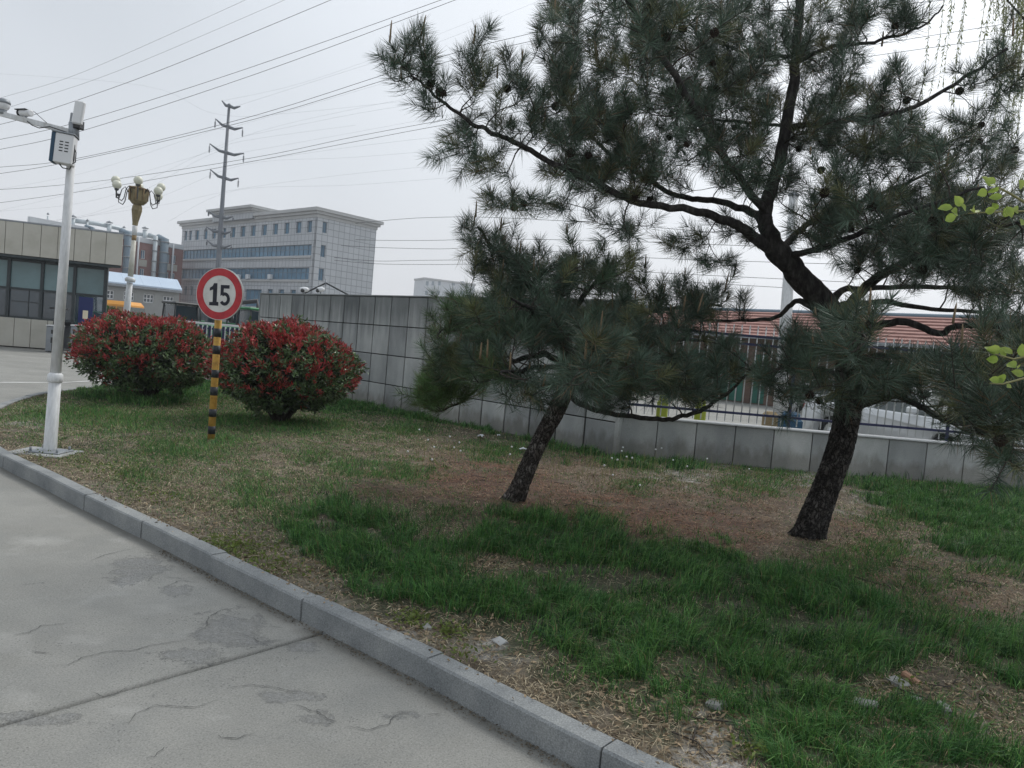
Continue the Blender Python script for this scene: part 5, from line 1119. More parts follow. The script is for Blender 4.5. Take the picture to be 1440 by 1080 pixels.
# tractors behind the gate
def tractor(loc, rz, label, c='machine_green', sc_=1.):
    t = thing('farm_tractor', label, 'tractor', loc, rz, 'green tractors parked behind the gate'); t.scale = (sc_,)*3
    MB().bbox(-.35, -1.9, .8, .35, -.1, 1.45, .12).build('bonnet', M[c], t); MB().bbox(-.5, -.1, .7, .5, 1.2, 1.1, .08).build('chassis', M[c], t)
    fr_ = MB()
    for sx in (-.62, .62):
        for y in (0., 1.2): fr_.cyl((sx, y, 1.1), (sx*.9, y*.95+.03, 2.25), .045, n=6)
    fr_.build('cab_frame', M['dark_metal'], t); MB().bbox(-.66, -.1, 2.24, .66, 1.3, 2.36, .05).build('cab_roof', M[c] if rz < 0 else M['dark_metal'], t); MB().bbox(-.55, .05, 1.1, .55, 1.12, 2.2, .02).build('cab_glass', M['glass_dark'], t)
    for sx in (-1, 1):
        for y, r, w_ in ((.85, .75, .2), (-1.4, .45, .14)):
            o = MB().lathe([(r*.5, -w_), (r*.93, -w_), (r, -w_*.7), (r, w_*.7), (r*.93, w_), (r*.5, w_)], axis='x', n=20).build('wheel', M['tyre'], t, loc=(sx*.85, y, r)); MB().lathe([(.001, -.05), (r*.5, -.1), (r*.5, .1), (.001, .05)], axis='x', n=16).build('rim', M['yellow'], o)
        MB().bbox(sx*.85-.22, .2, 1.5, sx*.85+.22, 1.45, 1.56, .02).build('mudguard', M[c], t); MB().ball((sx*.22, -1.9, 1.2), .09, 8, 6).build('headlight', M['lamp_lens'], t)
    MB().cyl((.22, -.9, 1.44), (.22, -.9, 2.1), .035, n=8).build('exhaust', M['dark_metal'], t); return t
for x_, Yd, rz, lab in [(262, 36, .9, 'green tractor left of the speed sign, partly behind the red shrub'), (290, 39, .5, 'green tractor directly left of the speed sign post'), (342, 34, -.7, 'bright green tractor right of the speed sign'), (362, 41, 1.4, 'green tractor nearest the end of the panelled wall')]:
    q = AT(x_, 450, Yd); tractor((q.x, q.y, -.06), rz, lab)
q = AT(330, 450, 44); o = thing('loader_arm', 'dark folded loader arm hanging above the green tractors', 'machine', (q.x, q.y, -.06)); z_ = AT(362, 425, 44)
MB().bbox(-.8, -.6, 0, .8, .6, 1.6, .1).build('base', M['dark_metal'], o); MB().tube([(0, 0, 1.5), (-.9, 0, 2.6), (z_.x-q.x, 0, 3.0), (z_.x-q.x+.1, 0, 2.1)], [.2, .17, .14, .12], 6).build('boom', M['dark_metal'], o); MB().bbox(z_.x-q.x-.35, -.3, 1.6, z_.x-q.x+.35, .3, 2.3, .1).build('bucket', M['dark_metal'], o)
# orange van beyond the hedge
q = AT(165, 440, 46); va = thing('orange_minibus', 'orange minibus with a row of dark windows behind the left red shrub', 'bus', (q.x, q.y, -.06), -.08)
MB().bbox(-2.6, -.9, .35, 1.3, .9, 2.32, .22).build('body', M['orange'], va)
for k in range(6): MB().bbox(-2.35+k*.58, -.915, 1.72, -1.85+k*.58, -.89, 1.98, .01).build('window', M['tail_red'] if False else M['rust'], va)
for sx in (-.75, .75):
    for x in (-1.7, .6): MB().lathe([(.001, -.1), (.36, -.1), (.36, .1), (.001, .1)], axis='y', n=18).build('wheel', M['tyre'], va, loc=(x, sx, .36))
MB().bbox(1.29, -.75, 1.3, 1.33, .75, 2.0, .01).build('windscreen', M['car_glass'], va)
# ================================================================== PINES
def nrmz(a): return a/(np.linalg.norm(a, axis=-1, keepdims=True)+1e-9)
def cr_spline(P, R, sub):
    P = np.array(P, float); out_p, out_r = [], []; n = len(P)
    for i in range(n-1):
        p0, p1, p2, p3 = P[max(i-1, 0)], P[i], P[i+1], P[min(i+2, n-1)]
        for k in range(sub):
            t = k/sub; out_p.append(.5*((2*p1)+(p2-p0)*t+(2*p0-5*p1+4*p2-p3)*t*t+(3*p1-p0-3*p2+p3)*t**3)); out_r.append(R[i]*(1-t)+R[i+1]*t)
    out_p.append(P[-1]); out_r.append(R[-1]); return np.array(out_p), np.array(out_r)
def rough_tube(P, R, n, rough=.12, seed=0, flare=0., plates=False):
    """thick limb with plated bark relief in the geometry"""
    m = len(P); T = np.gradient(P, axis=0); T = nrmz(T); ref = np.array([1., 0, 0]) if abs(T[0][0]) < .8 else np.array([0, 1., 0]); V = []; arc_ = 0
    for i in range(m):
        a = ref-T[i]*ref.dot(T[i]); a /= np.linalg.norm(a); b = np.cross(T[i], a); ref = a
        if i: arc_ += np.linalg.norm(P[i]-P[i-1])
        an = np.arange(n)*2*PI/n; cx, cy = np.cos(an), np.sin(an)
        u = an/(2*PI)*9; f = fbm(cx*2.2+7, cy*2.2+arc_*4.5, seed, 3)*.6+fbm(cx*6+3+arc_*2, cy*6+arc_*11, seed+5, 3)*.4
        if plates:
            sx, sy = an*R[i]/.028+fbm(an*3, an*0+arc_*6, seed+2)*1.2, np.full(n, arc_/.060)+fbm(an*5, an*0+arc_*9, seed+3)*1.6
            e1 = np.abs(vnoise(sx, sy, seed)-.5); e2 = np.abs(vnoise(sx*1.9+5, sy*1.7, seed+9)-.5); f = f*.45+.75*np.clip(e1*3.4, 0, .6)+.35*np.clip(e2*3, 0, .5)-.08
        rr = R[i]*(1+rough*(f-.5)*(1.5 if plates else 2.4))
        if flare: rr = rr*(1+flare*np.exp(-arc_/.09)*(.7+.6*np.sin(an*5+seed)))
        V.append(P[i]+np.outer(cx*rr, a)+np.outer(cy*rr, b))
    V = np.concatenate(V); i_ = np.arange(m*n).reshape(m, n); j = np.roll(i_, -1, 1)
    F = np.stack([i_[:-1], j[:-1], j[1:], i_[1:]], -1).reshape(-1, 4); return V, F
def thin_tubes(lines, n=5):
    Vs, Fs = [], []; b = 0
    for P, R in lines:
        T = nrmz(np.gradient(P, axis=0)); ref = np.array([.3, .2, .93]); m = len(P)
        a = nrmz(np.cross(T, ref)); c = np.cross(T, a); an = np.arange(n)*2*PI/n
        V = P[:, None]+(a[:, None]*np.cos(an)[None, :, None]+c[:, None]*np.sin(an)[None, :, None])*R[:, None, None]
        Vs.append(V.reshape(-1, 3)); i_ = b+np.arange(m*n).reshape(m, n); j = np.roll(i_, -1, 1); Fs.append(np.stack([i_[:-1], j[:-1], j[1:], i_[1:]], -1).reshape(-1, 4)); b += m*n
    return np.concatenate(Vs), np.concatenate(Fs)
def needle_mesh(SP, SD, SL, SN, SC, nlen, width):
    """SP base, SD axis, SL shoot length, SN needles per shoot, SC colour"""
    idx = np.repeat(np.arange(len(SP)), SN); n = len(idx); D = SD[idx]
    rnd = rng.normal(size=(n, 3)); pr = nrmz(rnd-D*(rnd*D).sum(1)[:, None])
    t = rng.random(n)**.85; base = SP[idx]+D*(SL[idx]*t)[:, None]
    th = np.radians(72-34*t+rng.normal(0, 9, n)); d = D*np.cos(th)[:, None]+pr*np.sin(th)[:, None]
    Ln = nlen*rng.uniform(.72, 1.1, n)*(1-.18*t); d = nrmz(d+np.array([0, 0, .10])); droop = np.array([0, 0, -1.])*(.10*Ln)[:, None]
    curl = D*(Ln*.16)[:, None]
    sd = nrmz(np.cross(d, rng.normal(size=(n, 3)))); w = (width*rng.uniform(.7, 1.2, n))[:, None]
    mid = base+d*(Ln*.55)[:, None]-curl*.12; tip = base+d*Ln[:, None]+curl*.55+droop*.4
    V = np.stack([base-sd*w/2, base+sd*w/2, mid+sd*w*.45, mid-sd*w*.45, tip], 1).reshape(-1, 3)
    b = (np.arange(n)*5)[:, None]; F = np.concatenate([b+np.array([0, 1, 2]), b+np.array([0, 2, 3]), b+np.array([3, 2, 4])], 1).reshape(-1, 3)
    c = SC[idx]*rng.uniform(.6, 1.45, n)[:, None]; c = np.repeat(c, 5, 0)
    return V, F, c
cone_me = None; candle_me = None
def cone_mesh():
    b = MB(); R = random.Random(4)
    for ring in range(6):
        z = -.022+ring*.0095; rr = .026*math.sin(PI*(ring+.9)/7)
        for k in range(8):
            a = 2*PI*k/8+ring*.4; c, s_ = math.cos(a), math.sin(a); o = (rr*c*.55, rr*s_*.55, z); t = (rr*c*1.25, rr*s_*1.25, z+.006); dx, dy = -s_*.010, c*.010
            b.add([(o[0]-dx*.5, o[1]-dy*.5, o[2]), (o[0]+dx*.5, o[1]+dy*.5, o[2]), (t[0]+dx, t[1]+dy, t[2]), (t[0]-dx, t[1]-dy, t[2]), (t[0], t[1], t[2]+.008)], [(0, 1, 2, 3), (3, 2, 4), (0, 3, 4), (1, 4, 2)])
    b.ball((0, 0, 0), .019, 8, 6, (1, 1, 1.3)); return b.mesh('cone', M['cone'])
cone_me = cone_mesh()
cb_ = MB().tube([(0, 0, 0), (.002, 0, .4), (0, .003, .8), (0, 0, 1)], [.055, .048, .04, .015], 7)
for k in range(26):
    a = k*2.4; z = .06+k*.034; cb_.add([(.045*math.cos(a), .045*math.sin(a), z), (.075*math.cos(a), .075*math.sin(a), z+.05), (.04*math.cos(a+.4), .04*math.sin(a+.4), z+.01)], [(0, 1, 2)])
candle_me = cb_.mesh('candle', M['candle'])

def pine(name, label, trunk, limbs, clusters, nlen, npershoot, width, seed, cand, ncone, extra_candles=(), tint=(1, 1, 1), side=1.5, barkm='bark_trunk'):
    """trunk / limbs: lists of (px, py, distance, radius); clusters: where shoots end"""
    R_ = np.random.default_rng(seed)
    def W(px, py, d): return np.array(AT(px, py, d))
    base = W(*trunk[0][:3]); root = thing(name, label, 'tree', base)
    P, R = cr_spline([W(*q[:3]) for q in trunk], [q[3] for q in trunk], 26)
    V, F = rough_tube(P, R, 96, .24, seed, .32, plates=True); mesh_np('trunk', V, F, M[barkm], root, base, smooth=True)
    NP, NR, ND, NT = list(P[len(P)//2:]), list(R[len(P)//2:]), [0]*len(P[len(P)//2:]), [np.array([0, 0, 1.])]*len(P[len(P)//2:])
    NP, NR, ND, NT = [], [], [], []
    for li, L_ in enumerate(limbs):
        P, R = cr_spline([W(*q[:3]) for q in L_], [q[3]*(1 if li == 0 else .84) for q in L_], 10)
        wob = np.stack([fbm(np.arange(len(P))*.35+li*9, np.zeros(len(P)), k, 2)-.5 for k in (1, 2, 3)], -1)*.032*np.minimum(1, np.arange(len(P))/6)[:, None]
        P = P+wob
        V, F = rough_tube(P, R, 18 if R[0] > .03 else 10, .10, seed+li); mesh_np('limb', V, F, M['bark'], root, base, smooth=True)
        T = nrmz(np.gradient(P, axis=0)); st = 2 if li else 12
        for k in range(st, len(P)): NP.append(P[k]); NR.append(R[k]); ND.append(0); NT.append(T[k])
    tips = []; tcol = []; 
    for c in clusters:
        cx, cy, rx, ry, n, d0, d1 = c[:7]; g = c[7] if len(c) > 7 else 0
        for k in range(int(n)):
            a = R_.uniform(0, 2*PI); r = math.sqrt(R_.random()); tips.append(W(cx+rx*r*math.cos(a), cy+ry*r*math.sin(a), R_.uniform(d0, d1))); tcol.append(g)
    tips = np.array(tips); tcol = np.array(tcol); NP = np.array(NP); NR = np.array(NR); ND = np.array(ND); NT = np.array(NT)
    dm = np.array([np.min(np.linalg.norm(NP-t, axis=1)) for t in tips]); order = np.argsort(dm); lines = []; SP, SD, SLn, SCi, cones = [], [], [], [], []
    for ti in order:
        t = tips[ti]; d = np.linalg.norm(NP-t, axis=1); below = np.clip(NP[:, 2]-t[2]+.05, 0, None)
        k = int(np.argmin(d+ND*.06+below*.5+np.where(d < .10, .5, 0))); p0 = NP[k]; L_ = d[k]
        if L_ > 2.2: continue
        od = nrmz(t-p0); ed = nrmz(od*.8+NT[k]*.3+np.array([0, 0, .75])+R_.normal(0, .18, 3)); sdv = nrmz(od+NT[k]*.5-np.array([0, 0, .15]))
        c1 = p0+sdv*L_*.38; c2 = t-ed*L_*.33; m = max(5, int(L_/.07)); u = np.linspace(0, 1, m)[:, None]
        C_ = (1-u)**3*p0+3*(1-u)**2*u*c1+3*(1-u)*u*u*c2+u**3*t; r0 = min(NR[k]*.75, .0045+.0105*L_); rr = np.linspace(r0, .003, m)
        lines.append((C_, rr)); T = nrmz(np.gradient(C_, axis=0))
        sel = slice(1, m-1); NP = np.vstack([NP, C_[sel]]); NR = np.concatenate([NR, rr[sel]]); ND = np.concatenate([ND, np.full(m-2, ND[k]+1)]); NT = np.vstack([NT, T[sel]])
        sl = R_.uniform(.12, .27); SP.append(t-ed*sl*.55); SD.append(ed); SLn.append(sl); SCi.append(tcol[ti])
        if R_.random() < .35: cones.append(C_[int(m*.6)]+R_.normal(0, .012, 3))
        for q in range(R_.poisson(side*min(1, L_/.4))):
            j = R_.integers(int(m*.35), m); pj = C_[j]; rd = R_.normal(size=3); rd = rd-T[j]*rd.dot(T[j]); d2 = nrmz(nrmz(rd)*.9+T[j]*.7+np.array([0, 0, .5])); s2 = R_.uniform(.07, .17); off = R_.uniform(.03, .14)
            e_ = pj+d2*off; lines.append((np.array([pj, (pj+e_)/2, e_, e_+d2*s2]), np.array([.004, .0035, .003, .0015]))); SP.append(e_); SD.append(d2); SLn.append(s2); SCi.append(tcol[ti])
    V, F = thin_tubes(lines); mesh_np('twigs', V, F, M['twig'], root, base, smooth=True, kind='stuff')
    SP, SD, SLn, SCi = map(np.array, (SP, SD, SLn, SCi)); n = len(SP)
    h = R_.random(n)[:, None]; dark = np.array([.056, .092, .060]); blue = np.array([.078, .120, .085]); green = np.array([.10, .19, .048]); olive = np.array([.125, .135, .060])
    C_ = np.where(h < .42, dark, np.where(h < .85, blue, olive)); C_ = C_*(1-SCi[:, None])+green*SCi[:, None]; C_ = C_*R_.uniform(.6, 1.3, (n, 1))*np.array(tint)
    V, F, c = needle_mesh(SP, SD, SLn, np.full(n, npershoot), C_, nlen, width); print(name, n, 'shoots', len(F), 'tris')
    brn = R_.random(len(c)//5) < .05; c.reshape(-1, 5, 3)[brn] = np.array([.16, .10, .05])
    mesh_np('needles', V, F, M['needles'], root, base, col=c, kind='stuff')
    ends = SP+SD*SLn[:, None]; up_ = np.where((SD[:, 2] > .45))[0]; R_.shuffle(up_)
    def cd_(p, ln, ax):
        o = link('candle', candle_me, root, tuple(p-base)); o.rotation_euler = Vector(ax).to_track_quat('Z', 'Y').to_euler(); o.scale = (ln*.8, ln*.8, ln) if ln > .1 else (.09, .09, ln)
        o.scale = (.15, .15, ln)
    for k in up_[:cand]: cd_(ends[k]-SD[k]*.03, R_.uniform(.06, .17), nrmz(SD[k]*.3+np.array([0, 0, 1.])))
    for px, py, d, ln in extra_candles: cd_(W(px, py, d), ln, (R_.uniform(-.06, .06), 0, 1))
    R_.shuffle(cones)
    for p in cones[:ncone]:
        o = link('cone', cone_me, root, tuple(p-base)); o.rotation_euler = (R_.uniform(0, 3), R_.uniform(0, 3), 0); s_ = R_.uniform(.75, 1.15); o.scale = (s_, s_, s_)
    return root

big_trunk = [(1134, 760, 6.4, .122), (1142, 738, 6.4, .116), (1160, 690, 6.42, .106), (1181, 630, 6.46, .103), (1193, 570, 6.5, .103), (1193, 510, 6.5, .107), (1180, 460, 6.5, .118), (1168, 432, 6.5, .124)]
big_limbs = [
 [(1178, 455, 6.5, .115), (1150, 415, 6.5, .105), (1120, 385, 6.45, .098), (1098, 355, 6.4, .082), (1080, 325, 6.38, .066), (1077, 298, 6.35, .056), (1090, 245, 6.3, .052), (1105, 180, 6.3, .047), (1116, 110, 6.3, .042), (1122, 40, 6.3, .038), (1125, -40, 6.3, .032), (1122, -110, 6.3, .02)],
 [(1122, 387, 6.45, .07), (1085, 355, 6.4, .062), (1050, 325, 6.3, .052), (1021, 310, 6.2, .045), (960, 293, 6.1, .036), (900, 286, 6.05, .032), (850, 262, 6.0, .030), (786, 233, 5.95, .026), (722, 200, 5.9, .023), (672, 178, 5.9, .020), (628, 147, 5.85, .015), (586, 111, 5.8, .010), (566, 92, 5.8, .006)],
 [(1085, 330, 6.4, .05), (1061, 302, 6.7, .042), (1021, 286, 7.0, .036), (953, 274, 7.3, .03), (900, 246, 7.5, .026), (840, 200, 7.6, .02), (790, 140, 7.6, .014), (770, 80, 7.6, .008)],
 [(1078, 300, 6.35, .042), (1040, 250, 6.1, .036), (1000, 195, 5.8, .034), (957, 121, 5.5, .03), (904, 40, 5.3, .024), (870, -20, 5.2, .018)],
 [(1106, 180, 6.3, .026), (1160, 172, 6.2, .025), (1222, 165, 6.0, .023), (1287, 149, 5.9, .020), (1363, 105, 5.8, .016), (1415, 68, 5.7, .010)],
 [(1104, 177, 6.3, .018), (1050, 172, 6.5, .016), (1005, 168, 6.6, .013), (953, 164, 6.7, .009)],
 [(1118, 90, 6.3, .022), (1170, 66, 6.1, .018), (1230, 58, 6.0, .015), (1290, 40, 5.9, .011), (1325, 8, 5.8, .007)],
 [(1110, 80, 6.3, .02), (1050, 75, 6.6, .017), (985, 45, 6.9, .013), (940, -10, 7.0, .009)],
 [(1185, 445, 6.5, .062), (1218, 402, 6.3, .050), (1263, 374, 6.0, .040), (1330, 345, 5.6, .030), (1390, 320, 5.3, .022), (1450, 310, 5.1, .012)],
 [(1170, 425, 6.5, .05), (1185, 408, 6.6, .034), (1222, 405, 6.8, .030), (1335, 404, 7.2, .024), (1440, 412, 7.5, .016)],
 [(1185, 440, 6.5, .045), (1210, 428, 6.5, .032), (1250, 424, 6.5, .028), (1310, 434, 6.5, .022), (1440, 446, 6.5, .014)],
 [(1190, 458, 6.5, .055), (1225, 460, 6.3, .040), (1262, 452, 6.1, .036), (1320, 466, 5.9, .030), (1360, 457, 5.7, .026), (1460, 462, 5.4, .018)],
 [(1160, 438, 6.5, .05), (1122, 424, 6.6, .028), (1094, 444, 6.8, .023), (1053, 451, 7.0, .018), (985, 452, 7.2, .010)],
 [(1195, 575, 6.5, .06), (1225, 566, 6.2, .038), (1258, 558, 5.8, .032), (1294, 573, 5.4, .026), (1323, 587, 5.0, .021), (1357, 596, 4.6, .017), (1420, 596, 4.2, .010)],
 [(1190, 520, 6.5, .05), (1180, 505, 6.0, .030), (1190, 495, 5.4, .022), (1205, 488, 4.8, .016), (1215, 470, 4.3, .010)],
 [(1190, 530, 6.5, .04), (1160, 520, 6.1, .024), (1120, 515, 5.7, .018), (1085, 520, 5.4, .010)],
 [(1198, 500, 6.5, .045), (1250, 500, 6.0, .028), (1320, 500, 5.4, .021), (1400, 500, 4.8, .013), (1460, 500, 4.5, .008)],
 [(1100, 350, 6.4, .04), (1130, 320, 6.8, .030), (1190, 290, 7.2, .024), (1270, 260, 7.6, .018), (1350, 220, 7.8, .012)],
 [(1110, 360, 6.4, .036), (1150, 350, 6.0, .028), (1220, 322, 5.6, .023), (1300, 290, 5.3, .017), (1380, 262, 5.1, .010)]]
BC = [(565, 92, 26, 34, 12, 5.7, 6.0), (600, 92, 12, 24, 6, 5.7, 6.0), (597, 150, 12, 12, 4, 5.7, 6), (666, 105, 22, 40, 16, 5.7, 6.1), (720, 112, 18, 26, 8, 5.7, 6.2), (700, 165, 14, 24, 6, 5.7, 6.2), (655, 195, 22, 28, 11, 5.6, 6.2), (690, 235, 24, 20, 9, 5.6, 6.4), (735, 170, 30, 40, 16, 5.6, 6.6), (705, 282, 22, 14, 7, 5.6, 6.4), (760, 290, 40, 18, 12, 5.6, 6.6), (620, 118, 16, 12, 4, 5.7, 6),
 (790, 60, 36, 60, 44, 5.4, 7.6), (800, 150, 50, 60, 62, 5.5, 7.8), (850, 205, 70, 50, 72, 5.5, 7.8), (890, 60, 60, 75, 78, 5.0, 7.6), (980, 60, 65, 70, 86, 5.2, 7.8), (930, 180, 80, 60, 84, 5.2, 8.0), (1030, 150, 60, 80, 84, 5.4, 8.0), (1080, 40, 60, 60, 46, 5.6, 7.6), (1060, 240, 70, 44, 46, 5.4, 7.8), (900, 262, 70, 22, 26, 5.6, 7.6), (820, 250, 50, 22, 18, 5.6, 7.2),
 (1180, 20, 45, 34, 28, 5.6, 7.2), (1165, 100, 50, 48, 40, 5.6, 7.6), (1175, 195, 60, 50, 62, 5.5, 7.8), (1285, 28, 40, 20, 13, 5.7, 6.2), (1255, 135, 40, 26, 18, 5.7, 6.6), (1250, 200, 50, 34, 34, 5.4, 7.6), (1315, 225, 40, 40, 26, 5.2, 7.6), (1385, 210, 50, 60, 32, 5.2, 7.8), (1400, 85, 24, 24, 7, 5.6, 6), (1385, 120, 40, 24, 10, 5.6, 6.2), (1350, 320, 100, 50, 90, 4.9, 7.6), (1290, 310, 70, 46, 66, 5.0, 7.6), (1190, 290, 55, 36, 46, 5.3, 7.6), (1150, 330, 40, 24, 20, 5.6, 7.2), (1240, 362, 50, 24, 26, 5.4, 7.2), (1400, 395, 60, 34, 40, 5.0, 7.6), (1310, 385, 50, 22, 24, 5.4, 7.2),
 (970, 335, 40, 16, 9, 6, 7), (880, 318, 50, 18, 11, 5.8, 6.8), (1010, 372, 26, 14, 6, 6.2, 7), (1040, 330, 30, 20, 8, 6, 7), (1035, 436, 26, 10, 4, 6.8, 7.3),
 (1185, 480, 36, 30, 24, 4.0, 5.8), (1205, 460, 24, 20, 10, 3.9, 4.8), (1130, 505, 50, 30, 26, 4.8, 6.2), (1090, 525, 26, 24, 12, 5.0, 6.2), (1250, 518, 46, 18, 20, 4.4, 6.4), (1330, 522, 60, 22, 28, 4.0, 6.4), (1415, 500, 45, 46, 38, 3.8, 6.6), (1405, 590, 45, 30, 24, 3.7, 4.8), (1350, 592, 30, 16, 9, 4.2, 5.2), (1170, 552, 50, 22, 16, 4.6, 6.0), (1230, 548, 34, 14, 10, 5, 6.2), (1105, 560, 24, 14, 6, 5.0, 6.0), (1410, 450, 40, 20, 11, 4.8, 6.4), (1290, 540, 50, 14, 12, 4.8, 6), (1420, 640, 30, 20, 9, 3.8, 4.6), (1370, 540, 60, 20, 18, 4.2, 6)]
pine('pine_tree', 'large leaning dark pine with a thick forked trunk, right of the smaller pine', big_trunk, big_limbs, BC, .150, 100, .0030, 11, 85, 110,
     [(548, 60, 5.8, .17), (595, 65, 5.8, .16), (666, 62, 5.9, .16), (727, 118, 5.9, .12), (699, 110, 5.9, .11), (780, 20, 6, .16), (1222, 442, 4.2, .15), (1340, 455, 4.6, .13), (1240, 65, 6, .12), (1424, 50, 5.7, .14)], side=1.15)
sm_trunk = [(721, 708, 6.8, .086), (729, 690, 6.8, .080), (745, 650, 6.82, .074), (764, 610, 6.85, .072), (782, 578, 6.85, .076), (795, 545, 6.85, .074), (799, 505, 6.85, .066), (790, 468, 6.85, .058), (776, 436, 6.85, .048)]
sm_limbs = [
 [(778, 445, 6.85, .045), (760, 415, 6.8, .034), (730, 385, 6.7, .026), (700, 355, 6.6, .019), (672, 320, 6.55, .010)],
 [(790, 470, 6.85, .040), (812, 430, 6.9, .030), (840, 395, 7.0, .022), (862, 370, 7.1, .010)],
 [(797, 500, 6.85, .042), (840, 470, 6.9, .032), (900, 445, 7.0, .026), (960, 430, 7.1, .018), (1015, 430, 7.2, .010)],
 [(796, 545, 6.85, .040), (820, 570, 6.6, .030), (866, 582, 6.4, .026), (925, 590, 6.2, .024), (970, 582, 6.1, .021), (1010, 562, 6.1, .018), (1042, 535, 6.1, .014), (1062, 512, 6.1, .008)],
 [(798, 520, 6.85, .042), (770, 500, 6.9, .034), (730, 505, 7.0, .028), (690, 530, 7.1, .022), (655, 560, 7.2, .016), (620, 578, 7.3, .009)],
 [(790, 475, 6.85, .038), (750, 465, 6.8, .028), (700, 455, 6.7, .022), (650, 450, 6.6, .014), (615, 470, 6.6, .008)],
 [(799, 505, 6.85, .04), (810, 500, 6.3, .028), (820, 505, 5.6, .022), (824, 510, 4.9, .017), (824, 505, 4.2, .010)],
 [(799, 515, 6.85, .036), (770, 515, 6.3, .026), (735, 520, 5.6, .019), (705, 525, 5.0, .010)],
 [(799, 510, 6.85, .036), (850, 510, 6.4, .026), (910, 520, 5.8, .020), (970, 535, 5.3, .012)],
 [(792, 478, 6.85, .036), (810, 450, 7.4, .026), (860, 430, 8.0, .018), (910, 420, 8.4, .010)],
 [(792, 478, 6.85, .036), (760, 450, 6.2, .026), (740, 430, 5.6, .018), (720, 420, 5.2, .010)],
 [(797, 500, 6.85, .034), (860, 490, 6.8, .024), (940, 480, 6.6, .018), (1010, 480, 6.4, .010)]]
SCL = [(668, 335, 14, 22, 9, 6.3, 6.9), (690, 365, 28, 30, 24, 6.1, 7.1), (725, 395, 36, 34, 34, 5.9, 7.3), (765, 392, 40, 34, 36, 5.6, 7.6), (820, 395, 44, 30, 36, 6.0, 7.8, .15), (875, 395, 34, 32, 30, 6.2, 8.2, .2), (940, 415, 44, 24, 28, 6.2, 8.0), (995, 432, 36, 20, 20, 6.2, 7.4), (650, 440, 28, 26, 18, 6.3, 7.2, .5), (632, 470, 26, 24, 14, 6.3, 7.2, .4),
 (700, 450, 50, 36, 52, 5.2, 7.4, .1), (785, 455, 56, 36, 56, 5.4, 7.6), (870, 465, 56, 42, 56, 5.4, 7.8), (935, 482, 48, 40, 38, 5.2, 7.4), (1005, 505, 38, 26, 16, 5.8, 7.0), (625, 512, 28, 26, 20, 6.4, 7.4, .3), (665, 500, 40, 26, 28, 6.0, 7.4, .2), (612, 555, 28, 18, 24, 6.9, 7.6, .75), (650, 545, 34, 18, 26, 6.8, 7.5, .7), (690, 528, 34, 16, 16, 5.0, 7.2, .35), (728, 545, 36, 24, 20, 4.7, 6.0), (690, 500, 30, 20, 14, 5.0, 6.6),
 (824, 530, 40, 26, 24, 3.9, 5.6), (830, 498, 36, 20, 18, 4.0, 5.8), (880, 530, 50, 26, 34, 4.8, 6.4), (945, 545, 44, 22, 30, 5.0, 6.4), (990, 545, 34, 20, 16, 5.6, 6.4), (855, 565, 40, 12, 10, 5.0, 6.2), (745, 480, 50, 18, 20, 5.4, 6.8), (600, 568, 20, 10, 10, 7.1, 7.5, .6), (1035, 520, 20, 20, 9, 5.9, 6.4), (770, 560, 14, 12, 4, 5.6, 6.2)]
pine('pine_tree', 'smaller bushy pine with a short leaning trunk in the middle of the lawn', sm_trunk, sm_limbs, SCL, .145, 100, .0030, 23, 95, 14,
     [(669, 305, 6.5, .14), (666, 318, 6.5, .11), (704, 325, 6.4, .12), (823, 505, 4.1, .12), (675, 505, 5.2, .12), (685, 503, 5.2, .13), (717, 520, 5.0, .12), (820, 375, 6.4, .12)], side=1.1, barkm='bark_pale')

